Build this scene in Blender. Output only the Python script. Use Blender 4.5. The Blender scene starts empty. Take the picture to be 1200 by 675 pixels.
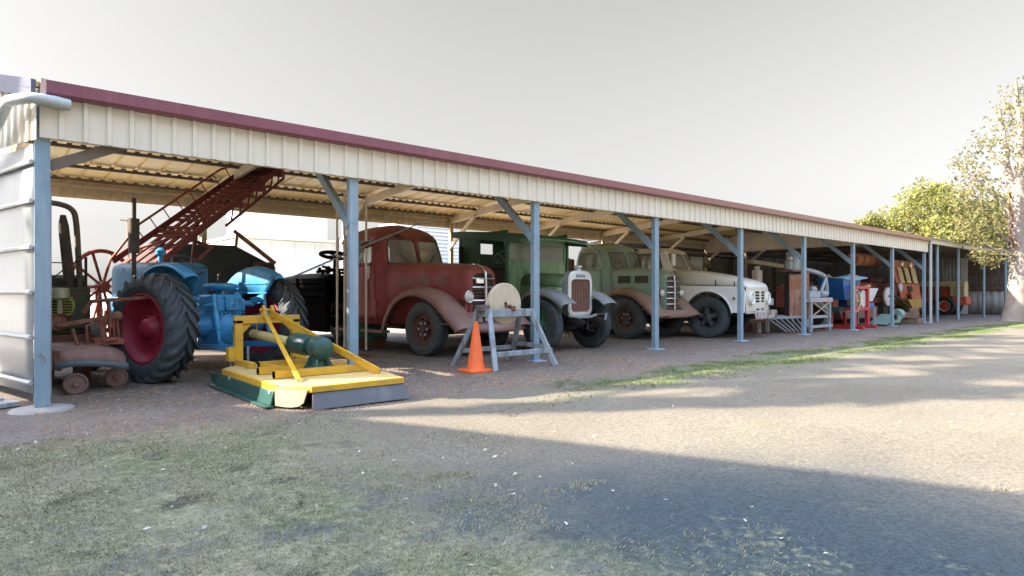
import bpy, bmesh, math, random
from mathutils import Vector, Matrix
random.seed(7)
R = math.radians
SC = bpy.context.scene
COL = SC.collection
# ------------------------------------------------------------------ helpers
def V(*a): return Vector(a)

class MB:
    def __init__(s): s.v = []; s.f = []
    def add(s, vs, fs):
        o = len(s.v)
        s.v += [tuple(p) for p in vs]
        s.f += [tuple(i + o for i in f) for f in fs]
        return s
    def quad(s, a, b, c, d): return s.add([a, b, c, d], [(0, 1, 2, 3)])
    def box(s, c, size, rot=None):
        x, y, z = [k / 2 for k in size]
        p = [V(-x,-y,-z), V(x,-y,-z), V(x,y,-z), V(-x,y,-z), V(-x,-y,z), V(x,-y,z), V(x,y,z), V(-x,y,z)]
        if rot: 
            m = Matrix.Rotation(rot[2],3,'Z') @ Matrix.Rotation(rot[1],3,'Y') @ Matrix.Rotation(rot[0],3,'X')
            p = [m @ q for q in p]
        return s.add([q + Vector(c) for q in p], [(0,3,2,1),(4,5,6,7),(0,1,5,4),(1,2,6,5),(2,3,7,6),(3,0,4,7)])
    def bb(s, x0, x1, y0, y1, z0, z1):
        return s.box(((x0+x1)/2,(y0+y1)/2,(z0+z1)/2),(x1-x0,y1-y0,z1-z0))
    def bar(s, p0, p1, w, h=None, up=(0,0,1)):
        h = w if h is None else h
        p0 = Vector(p0); p1 = Vector(p1); d = (p1-p0).normalized(); u = Vector(up)
        if abs(d.dot(u)) > .98: u = V(0,1,0)
        a = d.cross(u).normalized(); b = a.cross(d).normalized()
        a *= w/2; b *= h/2
        vs = [p0-a-b, p0+a-b, p0+a+b, p0-a+b, p1-a-b, p1+a-b, p1+a+b, p1-a+b]
        return s.add(vs, [(0,3,2,1),(4,5,6,7),(0,1,5,4),(1,2,6,5),(2,3,7,6),(3,0,4,7)])
    def chan(s, p0, p1, w, h, up=(0,0,1), t=.006, side=1):
        # C section: web w wide (along a), flanges h deep (along b)
        p0 = Vector(p0); p1 = Vector(p1); d = (p1-p0).normalized(); u = Vector(up)
        a = d.cross(u).normalized(); b = a.cross(d).normalized() * side
        l = .018
        pr = [(-w/2,0),(w/2,0),(w/2,h),(w/2-l,h),(w/2-l,h-t),(w/2-t,h-t),(w/2-t,t),(-w/2+t,t),(-w/2+t,h-t),(-w/2+l,h-t),(-w/2+l,h),(-w/2,h)]
        n = len(pr)
        vs = [p0+a*x+b*y for x,y in pr] + [p1+a*x+b*y for x,y in pr]
        return s.add(vs, [tuple(range(n))[::-1], tuple(range(n,2*n))] + [(i,(i+1)%n,n+(i+1)%n,n+i) for i in range(n)])
    def tube(s, pts, r, n=8, caps=True):
        pts = [Vector(p) for p in pts]
        rs = r if isinstance(r,(list,tuple)) else [r]*len(pts)
        o = len(s.v); prev = None; m = len(pts)
        for i,p in enumerate(pts):
            if i == 0: d = pts[1]-pts[0]
            elif i == m-1: d = pts[-1]-pts[-2]
            else: d = (pts[i+1]-p).normalized()+(p-pts[i-1]).normalized()
            d = d.normalized() if d.length > 1e-9 else V(0,0,1)
            if prev is None:
                a = d.cross(V(0,0,1))
                if a.length < .05: a = d.cross(V(0,1,0))
            else: a = prev - d*prev.dot(d)
            a.normalize(); prev = a; b = d.cross(a)
            for k in range(n):
                t = 2*math.pi*k/n
                s.v.append(tuple(p + (a*math.cos(t)+b*math.sin(t))*rs[i]))
        for i in range(m-1):
            for k in range(n):
                s.f.append((o+i*n+k, o+i*n+(k+1)%n, o+(i+1)*n+(k+1)%n, o+(i+1)*n+k))
        if caps:
            s.f.append(tuple(o+k for k in range(n))[::-1]); s.f.append(tuple(o+(m-1)*n+k for k in range(n)))
        return s
    def ring(s, c, r, t, axis='x', n=32, m=8):
        # torus
        c = Vector(c)
        e = {'x':(V(0,1,0),V(0,0,1),V(1,0,0)),'y':(V(1,0,0),V(0,0,1),V(0,1,0)),'z':(V(1,0,0),V(0,1,0),V(0,0,1))}[axis] if isinstance(axis,str) else axis
        pts = [c+(e[0]*math.cos(2*math.pi*k/n)+e[1]*math.sin(2*math.pi*k/n))*r for k in range(n)]
        o = len(s.v)
        for k,p in enumerate(pts):
            rad = (p-c).normalized()
            for j in range(m):
                q = 2*math.pi*j/m
                s.v.append(tuple(p+(rad*math.cos(q)+e[2]*math.sin(q))*t))
        for k in range(n):
            for j in range(m):
                s.f.append((o+k*m+j, o+((k+1)%n)*m+j, o+((k+1)%n)*m+(j+1)%m, o+k*m+(j+1)%m))
        return s
    def lathe(s, prof, c, axis='x', n=32, closed=False, skip=None, sgn=1):
        # prof: (radius, axial) pairs
        c = Vector(c)
        e = {'x':(V(0,1,0),V(0,0,1),V(1,0,0)),'y':(V(1,0,0),V(0,0,1),V(0,1,0)),'z':(V(1,0,0),V(0,1,0),V(0,0,1))}[axis] if isinstance(axis,str) else axis
        o = len(s.v); m = len(prof)
        for k in range(n):
            t = 2*math.pi*k/n; rad = e[0]*math.cos(t)+e[1]*math.sin(t)
            for r,a in prof: s.v.append(tuple(c+rad*r+e[2]*a*sgn))
        for k in range(n):
            for j in range(m if closed else m-1):
                if skip and skip(k,j): continue
                s.f.append((o+k*m+j, o+((k+1)%n)*m+j, o+((k+1)%n)*m+(j+1)%m, o+k*m+(j+1)%m))
        return s
    def cyl(s, p0, p1, r, n=20, r2=None):
        return s.tube([p0,p1],[r, r if r2 is None else r2],n)
    def prism(s, poly, axis, a, b):
        # poly 2D in the two other axes
        def P(q,t):
            if axis=='x': return (t,q[0],q[1])
            if axis=='y': return (q[0],t,q[1])
            return (q[0],q[1],t)
        n=len(poly)
        return s.add([P(q,a) for q in poly]+[P(q,b) for q in poly],
            [tuple(range(n))[::-1],tuple(range(n,2*n))]+[(i,(i+1)%n,n+(i+1)%n,n+i) for i in range(n)])
    def loft(s, secs, ring=False, cap0=False, cap1=False):
        o=len(s.v); n=len(secs[0])
        for q in secs: s.v += [tuple(p) for p in q]
        for i in range(len(secs)-1):
            for k in range(n if ring else n-1):
                s.f.append((o+i*n+k,o+i*n+(k+1)%n,o+(i+1)*n+(k+1)%n,o+(i+1)*n+k))
        if cap0: s.f.append(tuple(o+k for k in range(n))[::-1])
        if cap1: s.f.append(tuple(o+(len(secs)-1)*n+k for k in range(n)))
        return s
    def sphere(s, c, r, n=14, m=8, sx=1, sy=1, sz=1, jit=0):
        o=len(s.v); c=Vector(c)
        for i in range(m+1):
            ph=math.pi*i/m
            for k in range(n):
                t=2*math.pi*k/n; rr=r*(1+random.uniform(-jit,jit))
                s.v.append((c.x+rr*sx*math.sin(ph)*math.cos(t),c.y+rr*sy*math.sin(ph)*math.sin(t),c.z+rr*sz*math.cos(ph)))
        for i in range(m):
            for k in range(n): s.f.append((o+i*n+k,o+(i+1)*n+k,o+(i+1)*n+(k+1)%n,o+i*n+(k+1)%n))
        return s
    def shift(s, d): s.v=[(a+d[0],b+d[1],c+d[2]) for a,b,c in s.v]; return s

def cr(pts, k=6):
    """Catmull-Rom through points (tuples of any length)"""
    out=[]; n=len(pts)
    for i in range(n-1):
        p0=pts[max(i-1,0)];p1=pts[i];p2=pts[i+1];p3=pts[min(i+2,n-1)]
        for j in range(k):
            t=j/k
            out.append(tuple(.5*(2*b+(c-a)*t+(2*a-5*b+4*c-d)*t*t+(-a+3*b-3*c+d)*t**3) for a,b,c,d in zip(p0,p1,p2,p3)))
    out.append(tuple(pts[-1])); return out

def thing(name, label, cat, loc=(0,0,0), rz=0, group=None, kind=None):
    o=bpy.data.objects.new(name,None); COL.objects.link(o)
    o.location=loc; o.rotation_euler=(0,0,rz); o.empty_display_size=.3
    tag(o,label,cat,group,kind); return o
def tag(o,label=None,cat=None,group=None,kind=None):
    if label: o['label']=label
    if cat: o['category']=cat
    if group: o['group']=group
    if kind: o['kind']=kind
    return o
def build(name, mb, mat, parent=None, smooth=40, bevel=0, solid=0, world=False, label=None, weld=True):
    """links mb as ONE mesh object; world=True: mb is in world coordinates, parent not rotated"""
    me=bpy.data.meshes.new(name)
    vs=mb.v
    if world and parent is not None:
        p=parent
        L=Vector((0,0,0))
        while p is not None: L+=p.location; p=p.parent
        vs=[(a-L.x,b-L.y,c-L.z) for a,b,c in vs]
    me.from_pydata(vs,[],mb.f)
    bm=bmesh.new(); bm.from_mesh(me)
    if weld: bmesh.ops.remove_doubles(bm,verts=bm.verts,dist=.0004)
    bmesh.ops.recalc_face_normals(bm,faces=bm.faces)
    if smooth:
        for f in bm.faces: f.smooth=True
        a=R(smooth)
        for e in bm.edges:
            if len(e.link_faces)==2 and e.calc_face_angle(0)>a: e.smooth=False
    bm.to_mesh(me); bm.free()
    o=bpy.data.objects.new(name,me); COL.objects.link(o)
    me.materials.append(mat)
    if parent is not None: o.parent=parent
    if solid:
        m=o.modifiers.new('thickness','SOLIDIFY'); m.thickness=solid; m.offset=0
    if bevel:
        m=o.modifiers.new('bevel','BEVEL'); m.width=bevel; m.segments=2; m.limit_method='ANGLE'; m.angle_limit=R(38)
    if label: o['label']=label
    return o
def single(name, mb, mat, label, cat, group=None, kind=None, **kw):
    o=build(name,mb,mat,None,**kw); tag(o,label,cat,group,kind); return o
def copy_tree(o,parent=None):
    c=o.copy(); COL.objects.link(c)
    if parent is not None: c.parent=parent
    for ch in list(o.children): copy_tree(ch,c)
    return c

# ------------------------------------------------------------------ materials
def nd(nt,t,**kw):
    n=nt.nodes.new(t)
    for k,v in kw.items(): setattr(n,k,v)
    return n
def rgba(c): return (c[0],c[1],c[2],1)
def srgb(r,g,b):
    f=lambda x:(x/12.92 if x<=.04045 else ((x+.055)/1.055)**2.4)
    return tuple(f(k/255) for k in (r,g,b))
def M(name, base, rough=.6, metal=0, var=.18, scale=5, rust=None, dust=None, streak=None, bump=.15, bscale=60, spec=.5, second=None):
    """rust=(colour, amount 0..1, scale)  dust=(colour, amount) on upward faces, second=(colour, threshold, scale)"""
    m=bpy.data.materials.new(name); m.use_nodes=True; nt=m.node_tree
    b=nt.nodes['Principled BSDF']; L=nt.links
    tc=nd(nt,'ShaderNodeTexCoord')
    n1=nd(nt,'ShaderNodeTexNoise'); n1.inputs['Scale'].default_value=scale; n1.inputs['Detail'].default_value=6; n1.inputs['Roughness'].default_value=.65
    L.new(tc.outputs['Object'],n1.inputs['Vector'])
    r1=nd(nt,'ShaderNodeValToRGB'); e=r1.color_ramp.elements
    e[0].position=.3; e[1].position=.7
    e[0].color=rgba([k*(1-var) for k in base]); e[1].color=rgba([min(1,k*(1+var)) for k in base])
    L.new(n1.outputs['Fac'],r1.inputs['Fac']); cur=r1.outputs['Color']; rg=None
    def layer(cur,col,thr,sc,soft=.08,seed=0,aniso=None):
        n=nd(nt,'ShaderNodeTexNoise'); n.inputs['Scale'].default_value=sc; n.inputs['Detail'].default_value=9; n.inputs['Roughness'].default_value=.7
        mp=nd(nt,'ShaderNodeMapping'); mp.inputs['Location'].default_value=(seed*3.1,seed*1.7,seed*2.3)
        if aniso: mp.inputs['Scale'].default_value=aniso
        L.new(tc.outputs['Object'],mp.inputs['Vector']); L.new(mp.outputs['Vector'],n.inputs['Vector'])
        r=nd(nt,'ShaderNodeMapRange'); r.interpolation_type='SMOOTHSTEP'
        r.inputs['From Min'].default_value=thr-soft; r.inputs['From Max'].default_value=thr+soft
        L.new(n.outputs['Fac'],r.inputs['Value'])
        mx=nd(nt,'ShaderNodeMix',data_type='RGBA'); L.new(r.outputs['Result'],mx.inputs['Factor'])
        L.new(cur,mx.inputs['A']); mx.inputs['B'].default_value=rgba(col)
        return mx.outputs['Result'], r.outputs['Result']
    if second: cur,_=layer(cur,second[0],second[1],second[2],.12,seed=4)
    if streak: cur,_=layer(cur,streak[0],streak[1],1,.1,seed=2,aniso=(streak[2],streak[2],streak[2]*.12))
    if rust: cur,rg=layer(cur,rust[0],.5+(.5-rust[1])*.5,rust[2],.06,seed=1)
    if dust:
        g=nd(nt,'ShaderNodeNewGeometry'); sx=nd(nt,'ShaderNodeSeparateXYZ'); L.new(g.outputs['Normal'],sx.inputs[0])
        mr=nd(nt,'ShaderNodeMapRange'); mr.inputs['From Min'].default_value=.25; mr.inputs['From Max'].default_value=1; mr.inputs['To Max'].default_value=dust[1]
        L.new(sx.outputs['Z'],mr.inputs['Value'])
        mu=nd(nt,'ShaderNodeMath',operation='MULTIPLY'); L.new(mr.outputs['Result'],mu.inputs[0])
        ad=nd(nt,'ShaderNodeMath',operation='ADD'); L.new(n1.outputs['Fac'],ad.inputs[0]); ad.inputs[1].default_value=.4; L.new(ad.outputs[0],mu.inputs[1])
        mx=nd(nt,'ShaderNodeMix',data_type='RGBA',clamp_factor=True); L.new(mu.outputs[0],mx.inputs['Factor']); L.new(cur,mx.inputs['A']); mx.inputs['B'].default_value=rgba(dust[0]); cur=mx.outputs['Result']
    L.new(cur,b.inputs['Base Color'])
    b.inputs['Metallic'].default_value=metal
    b.inputs['Specular IOR Level'].default_value=spec
    # roughness breakup
    rr=nd(nt,'ShaderNodeMapRange'); rr.inputs['To Min'].default_value=max(.05,rough-.12); rr.inputs['To Max'].default_value=min(1,rough+.15)
    L.new(n1.outputs['Fac'],rr.inputs['Value'])
    if rg is not None:
        mx=nd(nt,'ShaderNodeMix',data_type='FLOAT'); L.new(rg,mx.inputs['Factor']); L.new(rr.outputs['Result'],mx.inputs['A']); mx.inputs['B'].default_value=.92; L.new(mx.outputs['Result'],b.inputs['Roughness'])
    else: L.new(rr.outputs['Result'],b.inputs['Roughness'])
    if bump:
        n3=nd(nt,'ShaderNodeTexNoise'); n3.inputs['Scale'].default_value=bscale; n3.inputs['Detail'].default_value=4
        L.new(tc.outputs['Object'],n3.inputs['Vector'])
        bp=nd(nt,'ShaderNodeBump'); bp.inputs['Strength'].default_value=bump; bp.inputs['Distance'].default_value=.01
        L.new(n3.outputs['Fac'],bp.inputs['Height']); L.new(bp.outputs['Normal'],b.inputs['Normal'])
    return m
def glass_mat(name, tint=(.8,.85,.85), dirt=.25, dcol=(.3,.3,.27)):
    m=bpy.data.materials.new(name); m.use_nodes=True; nt=m.node_tree; L=nt.links
    nt.nodes.remove(nt.nodes['Principled BSDF']); out=nt.nodes['Material Output']
    tr=nd(nt,'ShaderNodeBsdfTransparent'); tr.inputs[0].default_value=rgba(tint)
    gl=nd(nt,'ShaderNodeBsdfGlossy'); gl.inputs['Roughness'].default_value=.06; gl.inputs[0].default_value=(.9,.9,.9,1)
    df0=nd(nt,'ShaderNodeBsdfDiffuse'); df0.inputs[0].default_value=rgba(dcol)
    tl=nd(nt,'ShaderNodeBsdfTranslucent'); tl.inputs[0].default_value=rgba(dcol)
    df=nd(nt,'ShaderNodeMixShader'); df.inputs[0].default_value=.5; L.new(df0.outputs[0],df.inputs[1]); L.new(tl.outputs[0],df.inputs[2])
    fr=nd(nt,'ShaderNodeFresnel'); fr.inputs['IOR'].default_value=1.5
    m1=nd(nt,'ShaderNodeMixShader'); L.new(fr.outputs[0],m1.inputs[0]); L.new(tr.outputs[0],m1.inputs[1]); L.new(gl.outputs[0],m1.inputs[2])
    tc=nd(nt,'ShaderNodeTexCoord'); n=nd(nt,'ShaderNodeTexNoise'); n.inputs['Scale'].default_value=2.2; n.inputs['Detail'].default_value=4
    L.new(tc.outputs['Object'],n.inputs['Vector'])
    mr=nd(nt,'ShaderNodeMapRange'); mr.inputs['From Min'].default_value=.3; mr.inputs['From Max'].default_value=.7; mr.inputs['To Min'].default_value=dirt*.8; mr.inputs['To Max'].default_value=min(1,dirt*1.2)
    L.new(n.outputs['Fac'],mr.inputs['Value'])
    m2=nd(nt,'ShaderNodeMixShader'); L.new(mr.outputs['Result'],m2.inputs[0]); L.new(m1.outputs[0],m2.inputs[1]); L.new(df.outputs[0],m2.inputs[2])
    L.new(m2.outputs[0],out.inputs['Surface']); return m
def leaf_mat(name, c1, c2, c3, trans=.35):
    m=bpy.data.materials.new(name); m.use_nodes=True; nt=m.node_tree; L=nt.links
    nt.nodes.remove(nt.nodes['Principled BSDF']); out=nt.nodes['Material Output']
    tc=nd(nt,'ShaderNodeTexCoord'); n=nd(nt,'ShaderNodeTexNoise'); n.inputs['Scale'].default_value=1.1; n.inputs['Detail'].default_value=8; n.inputs['Roughness'].default_value=.8
    L.new(tc.outputs['Object'],n.inputs['Vector'])
    r=nd(nt,'ShaderNodeValToRGB'); e=r.color_ramp.elements; e[0].position=.32; e[0].color=rgba(c1); e[1].position=.68; e[1].color=rgba(c3)
    k=r.color_ramp.elements.new(.5); k.color=rgba(c2)
    L.new(n.outputs['Fac'],r.inputs['Fac'])
    d=nd(nt,'ShaderNodeBsdfDiffuse'); t=nd(nt,'ShaderNodeBsdfTranslucent'); L.new(r.outputs['Color'],d.inputs[0]); L.new(r.outputs['Color'],t.inputs[0])
    mx=nd(nt,'ShaderNodeMixShader'); mx.inputs[0].default_value=trans; L.new(d.outputs[0],mx.inputs[1]); L.new(t.outputs[0],mx.inputs[2]); L.new(mx.outputs[0],out.inputs['Surface'])
    return m

RUST=(.16,.065,.035); DUST=(.30,.25,.2)
m_galv=M('galvanised steel',(.36,.46,.56),.45,.35,.12,4,rust=((.22,.17,.14),.12,9),bump=.04,spec=.4)
m_post=M('blue grey post steel',(.21,.305,.375),.5,.2,.14,3,rust=((.17,.13,.11),.2,7),bump=.05,streak=((.28,.36,.42),.6,5))
m_cream=M('cream cladding',(.69,.63,.52),.5,0,.04,1.2,bump=0,streak=((.64,.58,.47),.6,3.5))
m_ceil=M('cream roof underside',(.95,.74,.34),.5,0,.07,.6,bump=0,streak=((.62,.5,.3),.62,1.5))
m_steelcream=M('dusty cream steel',(.66,.56,.40),.55,.05,.14,4,bump=.05)
m_purlin=M('dark purlin',(.16,.13,.1),.7,.1,.2,6)
m_gutter=M('burgundy gutter paint',(.20,.06,.085),.38,0,.12,2.5,bump=0,streak=((.24,.08,.10),.6,4))
def fade_x(m,x0,x1,col):
    nt=m.node_tree; b=nt.nodes['Principled BSDF']; cur=b.inputs['Base Color'].links[0].from_socket
    tc=nd(nt,'ShaderNodeTexCoord'); sx=nd(nt,'ShaderNodeSeparateXYZ'); nt.links.new(tc.outputs['Object'],sx.inputs[0])
    mr=nd(nt,'ShaderNodeMapRange'); mr.inputs['From Min'].default_value=x0; mr.inputs['From Max'].default_value=x1; nt.links.new(sx.outputs['X'],mr.inputs['Value'])
    mx=nd(nt,'ShaderNodeMix',data_type='RGBA'); nt.links.new(mr.outputs['Result'],mx.inputs['Factor']); nt.links.new(cur,mx.inputs['A']); mx.inputs['B'].default_value=rgba(col); nt.links.new(mx.outputs['Result'],b.inputs['Base Color'])
fade_x(m_gutter,3,20,(.33,.17,.11))
m_barge=M('slate purple trim',(.075,.08,.14),.4,0,.08,3,bump=0)
m_pvc=M('pale pvc pipe',(.42,.46,.46),.4,0,.06,5,bump=0)
m_rubber=M('weathered rubber',(.045,.058,.068),.75,0,.3,9,dust=((.16,.15,.14),.15),bump=.35,bscale=40,second=((.085,.09,.09),.6,5))
m_rubberdark=M('dark rubber',(.022,.024,.027),.8,0,.3,9,bump=.3)
m_black=M('weathered black deepened for shade',(.0028,.0027,.0027),.85,0,.4,6,rust=((.007,.006,.005),.3,6),bump=.3,spec=.03)  # near black so the sunlit tray still looks shaded
m_dark=M('grimy dark steel',(.03,.027,.025),.7,.3,.4,7,rust=((.07,.04,.028),.35,9),bump=.3)
m_rust=M('rusty steel',(.17,.07,.045),.88,.1,.35,7,second=((.26,.13,.09),.58,4),bump=.4)
m_rustbrown=M('brown rust guard',(.25,.155,.12),.75,.05,.22,5,second=((.25,.16,.125),.55,3),bump=.15,dust=((.36,.29,.24),.35))
m_chrome=M('dull chrome',(.7,.71,.72),.25,.9,.1,8,bump=.03,rust=((.3,.2,.14),.12,14))
m_glass=glass_mat('dusty glass',(.85,.88,.86),.2,(.5,.5,.46)); m_glassclear=glass_mat('clear dusty glass',(.85,.9,.9),.1)
m_glassdirty=glass_mat('very dusty glass',(.78,.8,.74),.5,(.62,.62,.54))
m_seat=M('cracked leather',(.10,.065,.06),.7,0,.3,8)
m_wood=M('grey weathered timber',(.34,.36,.38),.85,0,.2,3,streak=((.2,.2,.21),.55,6),bump=.3)
m_woodbrown=M('old brown timber',(.2,.13,.085),.85,0,.3,4,bump=.3)
# ------------------------------------------------------------------ camera (shed coordinates: x along the shed, y into it)
TH=.8608; FPX=731.69; CAMY=-7.6226; H=1.15
cam=bpy.data.cameras.new('Camera'); co=bpy.data.objects.new('Camera',cam); COL.objects.link(co); SC.camera=co
co.location=(0,CAMY,H)
co.rotation_euler=(R(90),0,TH-R(90))
cam.sensor_width=36; cam.lens=36*FPX/1200; cam.shift_y=(342.5-337.5)/1200; cam.clip_end=2000; cam.clip_start=.05
# ------------------------------------------------------------------ light
SUNH=Vector((-.873,.487,0)).normalized(); TANE=.66; ELEV=math.atan(TANE)
sd=Vector((SUNH.x,SUNH.y,TANE)).normalized()
sun=bpy.data.lights.new('Sun','SUN'); sun.energy=4.6; sun.angle=R(.5); sun.color=(1,.89,.74)
so=bpy.data.objects.new('Sun',sun); COL.objects.link(so); so.rotation_euler=sd.to_track_quat('Z','Y').to_euler(); so.location=(-20,12,20)
w=bpy.data.worlds.new('World'); SC.world=w; w.use_nodes=True
nt=w.node_tree; bg=nt.nodes['Background']
sky=nd(nt,'ShaderNodeTexSky'); sky.sky_type='NISHITA'; sky.sun_disc=False
sky.sun_elevation=ELEV; sky.sun_rotation=math.atan2(SUNH.x,SUNH.y); sky.air_density=1.0; sky.dust_density=1.6; sky.ozone_density=1.0; sky.altitude=50
hs=nd(nt,'ShaderNodeHueSaturation'); hs.inputs['Saturation'].default_value=.12; hs.inputs['Value'].default_value=1
# low hazy sky is pale and grey, bluer and brighter fill added above the view
wtc=nd(nt,'ShaderNodeTexCoord'); wsx=nd(nt,'ShaderNodeSeparateXYZ'); nt.links.new(wtc.outputs['Generated'],wsx.inputs[0])
def sky_ramp(a,b,lo,hi):
    n=nd(nt,'ShaderNodeMapRange'); n.interpolation_type='SMOOTHSTEP'; n.inputs['From Min'].default_value=a; n.inputs['From Max'].default_value=b; n.inputs['To Min'].default_value=lo; n.inputs['To Max'].default_value=hi; nt.links.new(wsx.outputs['Z'],n.inputs['Value']); return n.outputs[0]
nt.links.new(sky_ramp(.42,.70,.05,.95),hs.inputs['Saturation']); va=nd(nt,'ShaderNodeMath',operation='ADD'); nt.links.new(sky_ramp(.05,.43,.455,.53),va.inputs[0]); nt.links.new(sky_ramp(.43,.58,0,3.7),va.inputs[1]); nt.links.new(va.outputs[0],hs.inputs['Value'])
nt.links.new(sky.outputs[0],hs.inputs['Color']); wm=nd(nt,'ShaderNodeMix',data_type='RGBA',blend_type='MULTIPLY'); wm.inputs['Factor'].default_value=1; nt.links.new(hs.outputs[0],wm.inputs['A']); wm.inputs['B'].default_value=(1,.985,.955,1); nt.links.new(wm.outputs['Result'],bg.inputs['Color']); bg.inputs['Strength'].default_value=.082
SC.view_settings.view_transform='Standard'; SC.view_settings.look='None'; SC.view_settings.exposure=2.25; SC.view_settings.gamma=1
SC.cycles.max_bounces=6; SC.cycles.diffuse_bounces=4; SC.cycles.transparent_max_bounces=10; SC.cycles.sample_clamp_indirect=8
# ------------------------------------------------------------------ ground
def ground_material():
    m=bpy.data.materials.new('yard ground'); m.use_nodes=True; nt=m.node_tree; L=nt.links; b=nt.nodes['Principled BSDF']
    tc=nd(nt,'ShaderNodeTexCoord')
    def noise(sc,det=6,rough=.6,off=0):
        n=nd(nt,'ShaderNodeTexNoise'); n.inputs['Scale'].default_value=sc; n.inputs['Detail'].default_value=det; n.inputs['Roughness'].default_value=rough
        mp=nd(nt,'ShaderNodeMapping'); mp.inputs['Location'].default_value=(off,off*.7,0); L.new(tc.outputs['Object'],mp.inputs['Vector']); L.new(mp.outputs[0],n.inputs['Vector']); return n.outputs['Fac']
    def mth(op,a,bb,c=None):
        n=nd(nt,'ShaderNodeMath',operation=op)
        for i,q in enumerate((a,bb)):
            if isinstance(q,(int,float)): n.inputs[i].default_value=q
            else: L.new(q,n.inputs[i])
        return n.outputs[0]
    def ss(v,a,bb,lo=0,hi=1):
        n=nd(nt,'ShaderNodeMapRange'); n.interpolation_type='SMOOTHSTEP'; n.inputs['From Min'].default_value=a; n.inputs['From Max'].default_value=bb; n.inputs['To Min'].default_value=lo; n.inputs['To Max'].default_value=hi; L.new(v,n.inputs['Value']); return n.outputs[0]
    def mix(f,a,bb):
        n=nd(nt,'ShaderNodeMix',data_type='RGBA',clamp_factor=True)
        for k,q in (('Factor',f),('A',a),('B',bb)):
            if isinstance(q,(int,float)): n.inputs[k].default_value=q
            elif isinstance(q,tuple): n.inputs[k].default_value=rgba(q)
            else: L.new(q,n.inputs[k])
        return n.outputs['Result']
    sp=nd(nt,'ShaderNodeSeparateXYZ'); L.new(tc.outputs['Object'],sp.inputs[0]); x,y=sp.outputs['X'],sp.outputs['Y']
    nb=noise(.55,5,.6); nm=noise(2.2,6,.65,3); nf=noise(14,6,.7,5); ng=noise(70,4,.7,9); nl=noise(.9,4,.6,21)
    yj=mth('ADD',y,mth('MULTIPLY',mth('SUBTRACT',nm,.5),1.3)); xj=mth('ADD',x,mth('MULTIPLY',mth('SUBTRACT',nb,.5),2.4))
    # bare sandy earth
    sand=mix(ss(nb,.3,.7),(.142,.122,.091),(.178,.154,.117)); sand=mix(ss(nf,.35,.75,0,.5),sand,(.092,.077,.059)); sand=mix(ss(ng,.52,.72,0,.4),sand,(.19,.165,.125))
    # foreground right: shade painted into the ground colour as darker blue grey
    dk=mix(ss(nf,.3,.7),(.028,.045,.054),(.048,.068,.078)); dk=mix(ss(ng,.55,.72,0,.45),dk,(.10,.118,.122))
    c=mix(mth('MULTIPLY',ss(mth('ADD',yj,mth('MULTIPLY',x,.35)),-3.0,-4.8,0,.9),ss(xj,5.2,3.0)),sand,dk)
    # gravel strip in front of and under the shed
    vo=nd(nt,'ShaderNodeTexVoronoi'); vo.inputs['Scale'].default_value=42; L.new(tc.outputs['Object'],vo.inputs['Vector'])
    gr=mix(.35,(.11,.075,.05),vo.outputs['Color'])
    hsn=nd(nt,'ShaderNodeHueSaturation'); hsn.inputs['Saturation'].default_value=.12; hsn.inputs['Value'].default_value=.62; L.new(gr,hsn.inputs['Color'])
    gr=mix(.5,hsn.outputs[0],(.155,.098,.058)); gr=mix(ss(nm,.4,.72,0,.5),gr,(.105,.078,.06)); gr=mix(ss(nf,.55,.8,0,.6),gr,(.23,.155,.10))
    inside=mix(ss(nm,.3,.7),(.20,.17,.145),(.13,.115,.105))
    gr=mix(ss(yj,.2,2.2,0,.8),gr,inside)
    gr=mix(ss(x,.9,-.6,0,.75),gr,(.13,.115,.105))
    c=mix(ss(yj,-2.35,-1.55),c,gr)
    # grass, straw coloured on the left, greener along the gravel edge
    gcol=mix(ss(nl,.38,.6),(.18,.165,.105),(.095,.11,.05)); gcol=mix(ss(nf,.4,.7,0,.7),gcol,(.29,.265,.18)); gcol=mix(ss(nm,.56,.66,0,.75),gcol,(.03,.027,.02)); gcol=mix(ss(ng,.55,.75,0,.7),gcol,(.09,.085,.06))
    lm=mth('MULTIPLY',ss(xj,2.75,1.25),ss(yj,-1.35,-2.15)); lm=mth('MULTIPLY',lm,ss(nm,.34,.52,.25,1))
    c=mix(lm,c,gcol)
    green=mix(ss(nf,.35,.7),(.075,.115,.045),(.16,.17,.085))
    gm=mth('MULTIPLY',mth('MULTIPLY',ss(yj,-3.3,-2.7),ss(yj,-1.75,-2.2)),mth('MULTIPLY',ss(xj,3.6,8.5),mth('MULTIPLY',ss(nl,.38,.58),ss(nm,.36,.6,.25,1))))
    c=mix(gm,c,green)
    # thin weeds scattered over the ground darkened for shade
    wm=mth('MULTIPLY',ss(nl,.56,.66),mth('MULTIPLY',ss(nf,.48,.62),ss(yj,-4.0,-4.8)))
    c=mix(mth('MULTIPLY',wm,.8),c,(.2,.2,.11))
    # far paddock beyond the yard, paled to bounce light under the roof
    far=mix(ss(nb,.3,.7),(.50,.46,.38),(.58,.53,.44))
    c=mix(ss(mth('MULTIPLY',mth('MAXIMUM',mth('SUBTRACT',y,7.5),mth('SUBTRACT',x,48)),1.0),0,6),c,far)
    nx1=noise(190,3,.6,31); nx2=noise(38,5,.75,17)
    gmul=mth('MULTIPLY',ss(nx1,.3,.7,.72,1.28),ss(nx2,.3,.7,.70,1.30))
    mm=nd(nt,'ShaderNodeMix',data_type='RGBA',blend_type='MULTIPLY'); mm.inputs['Factor'].default_value=1; L.new(c,mm.inputs['A'])
    cx=nd(nt,'ShaderNodeCombineColor'); 
    for k_ in range(3): L.new(gmul,cx.inputs[k_])
    L.new(cx.outputs[0],mm.inputs['B']); c=mm.outputs['Result']
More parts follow.
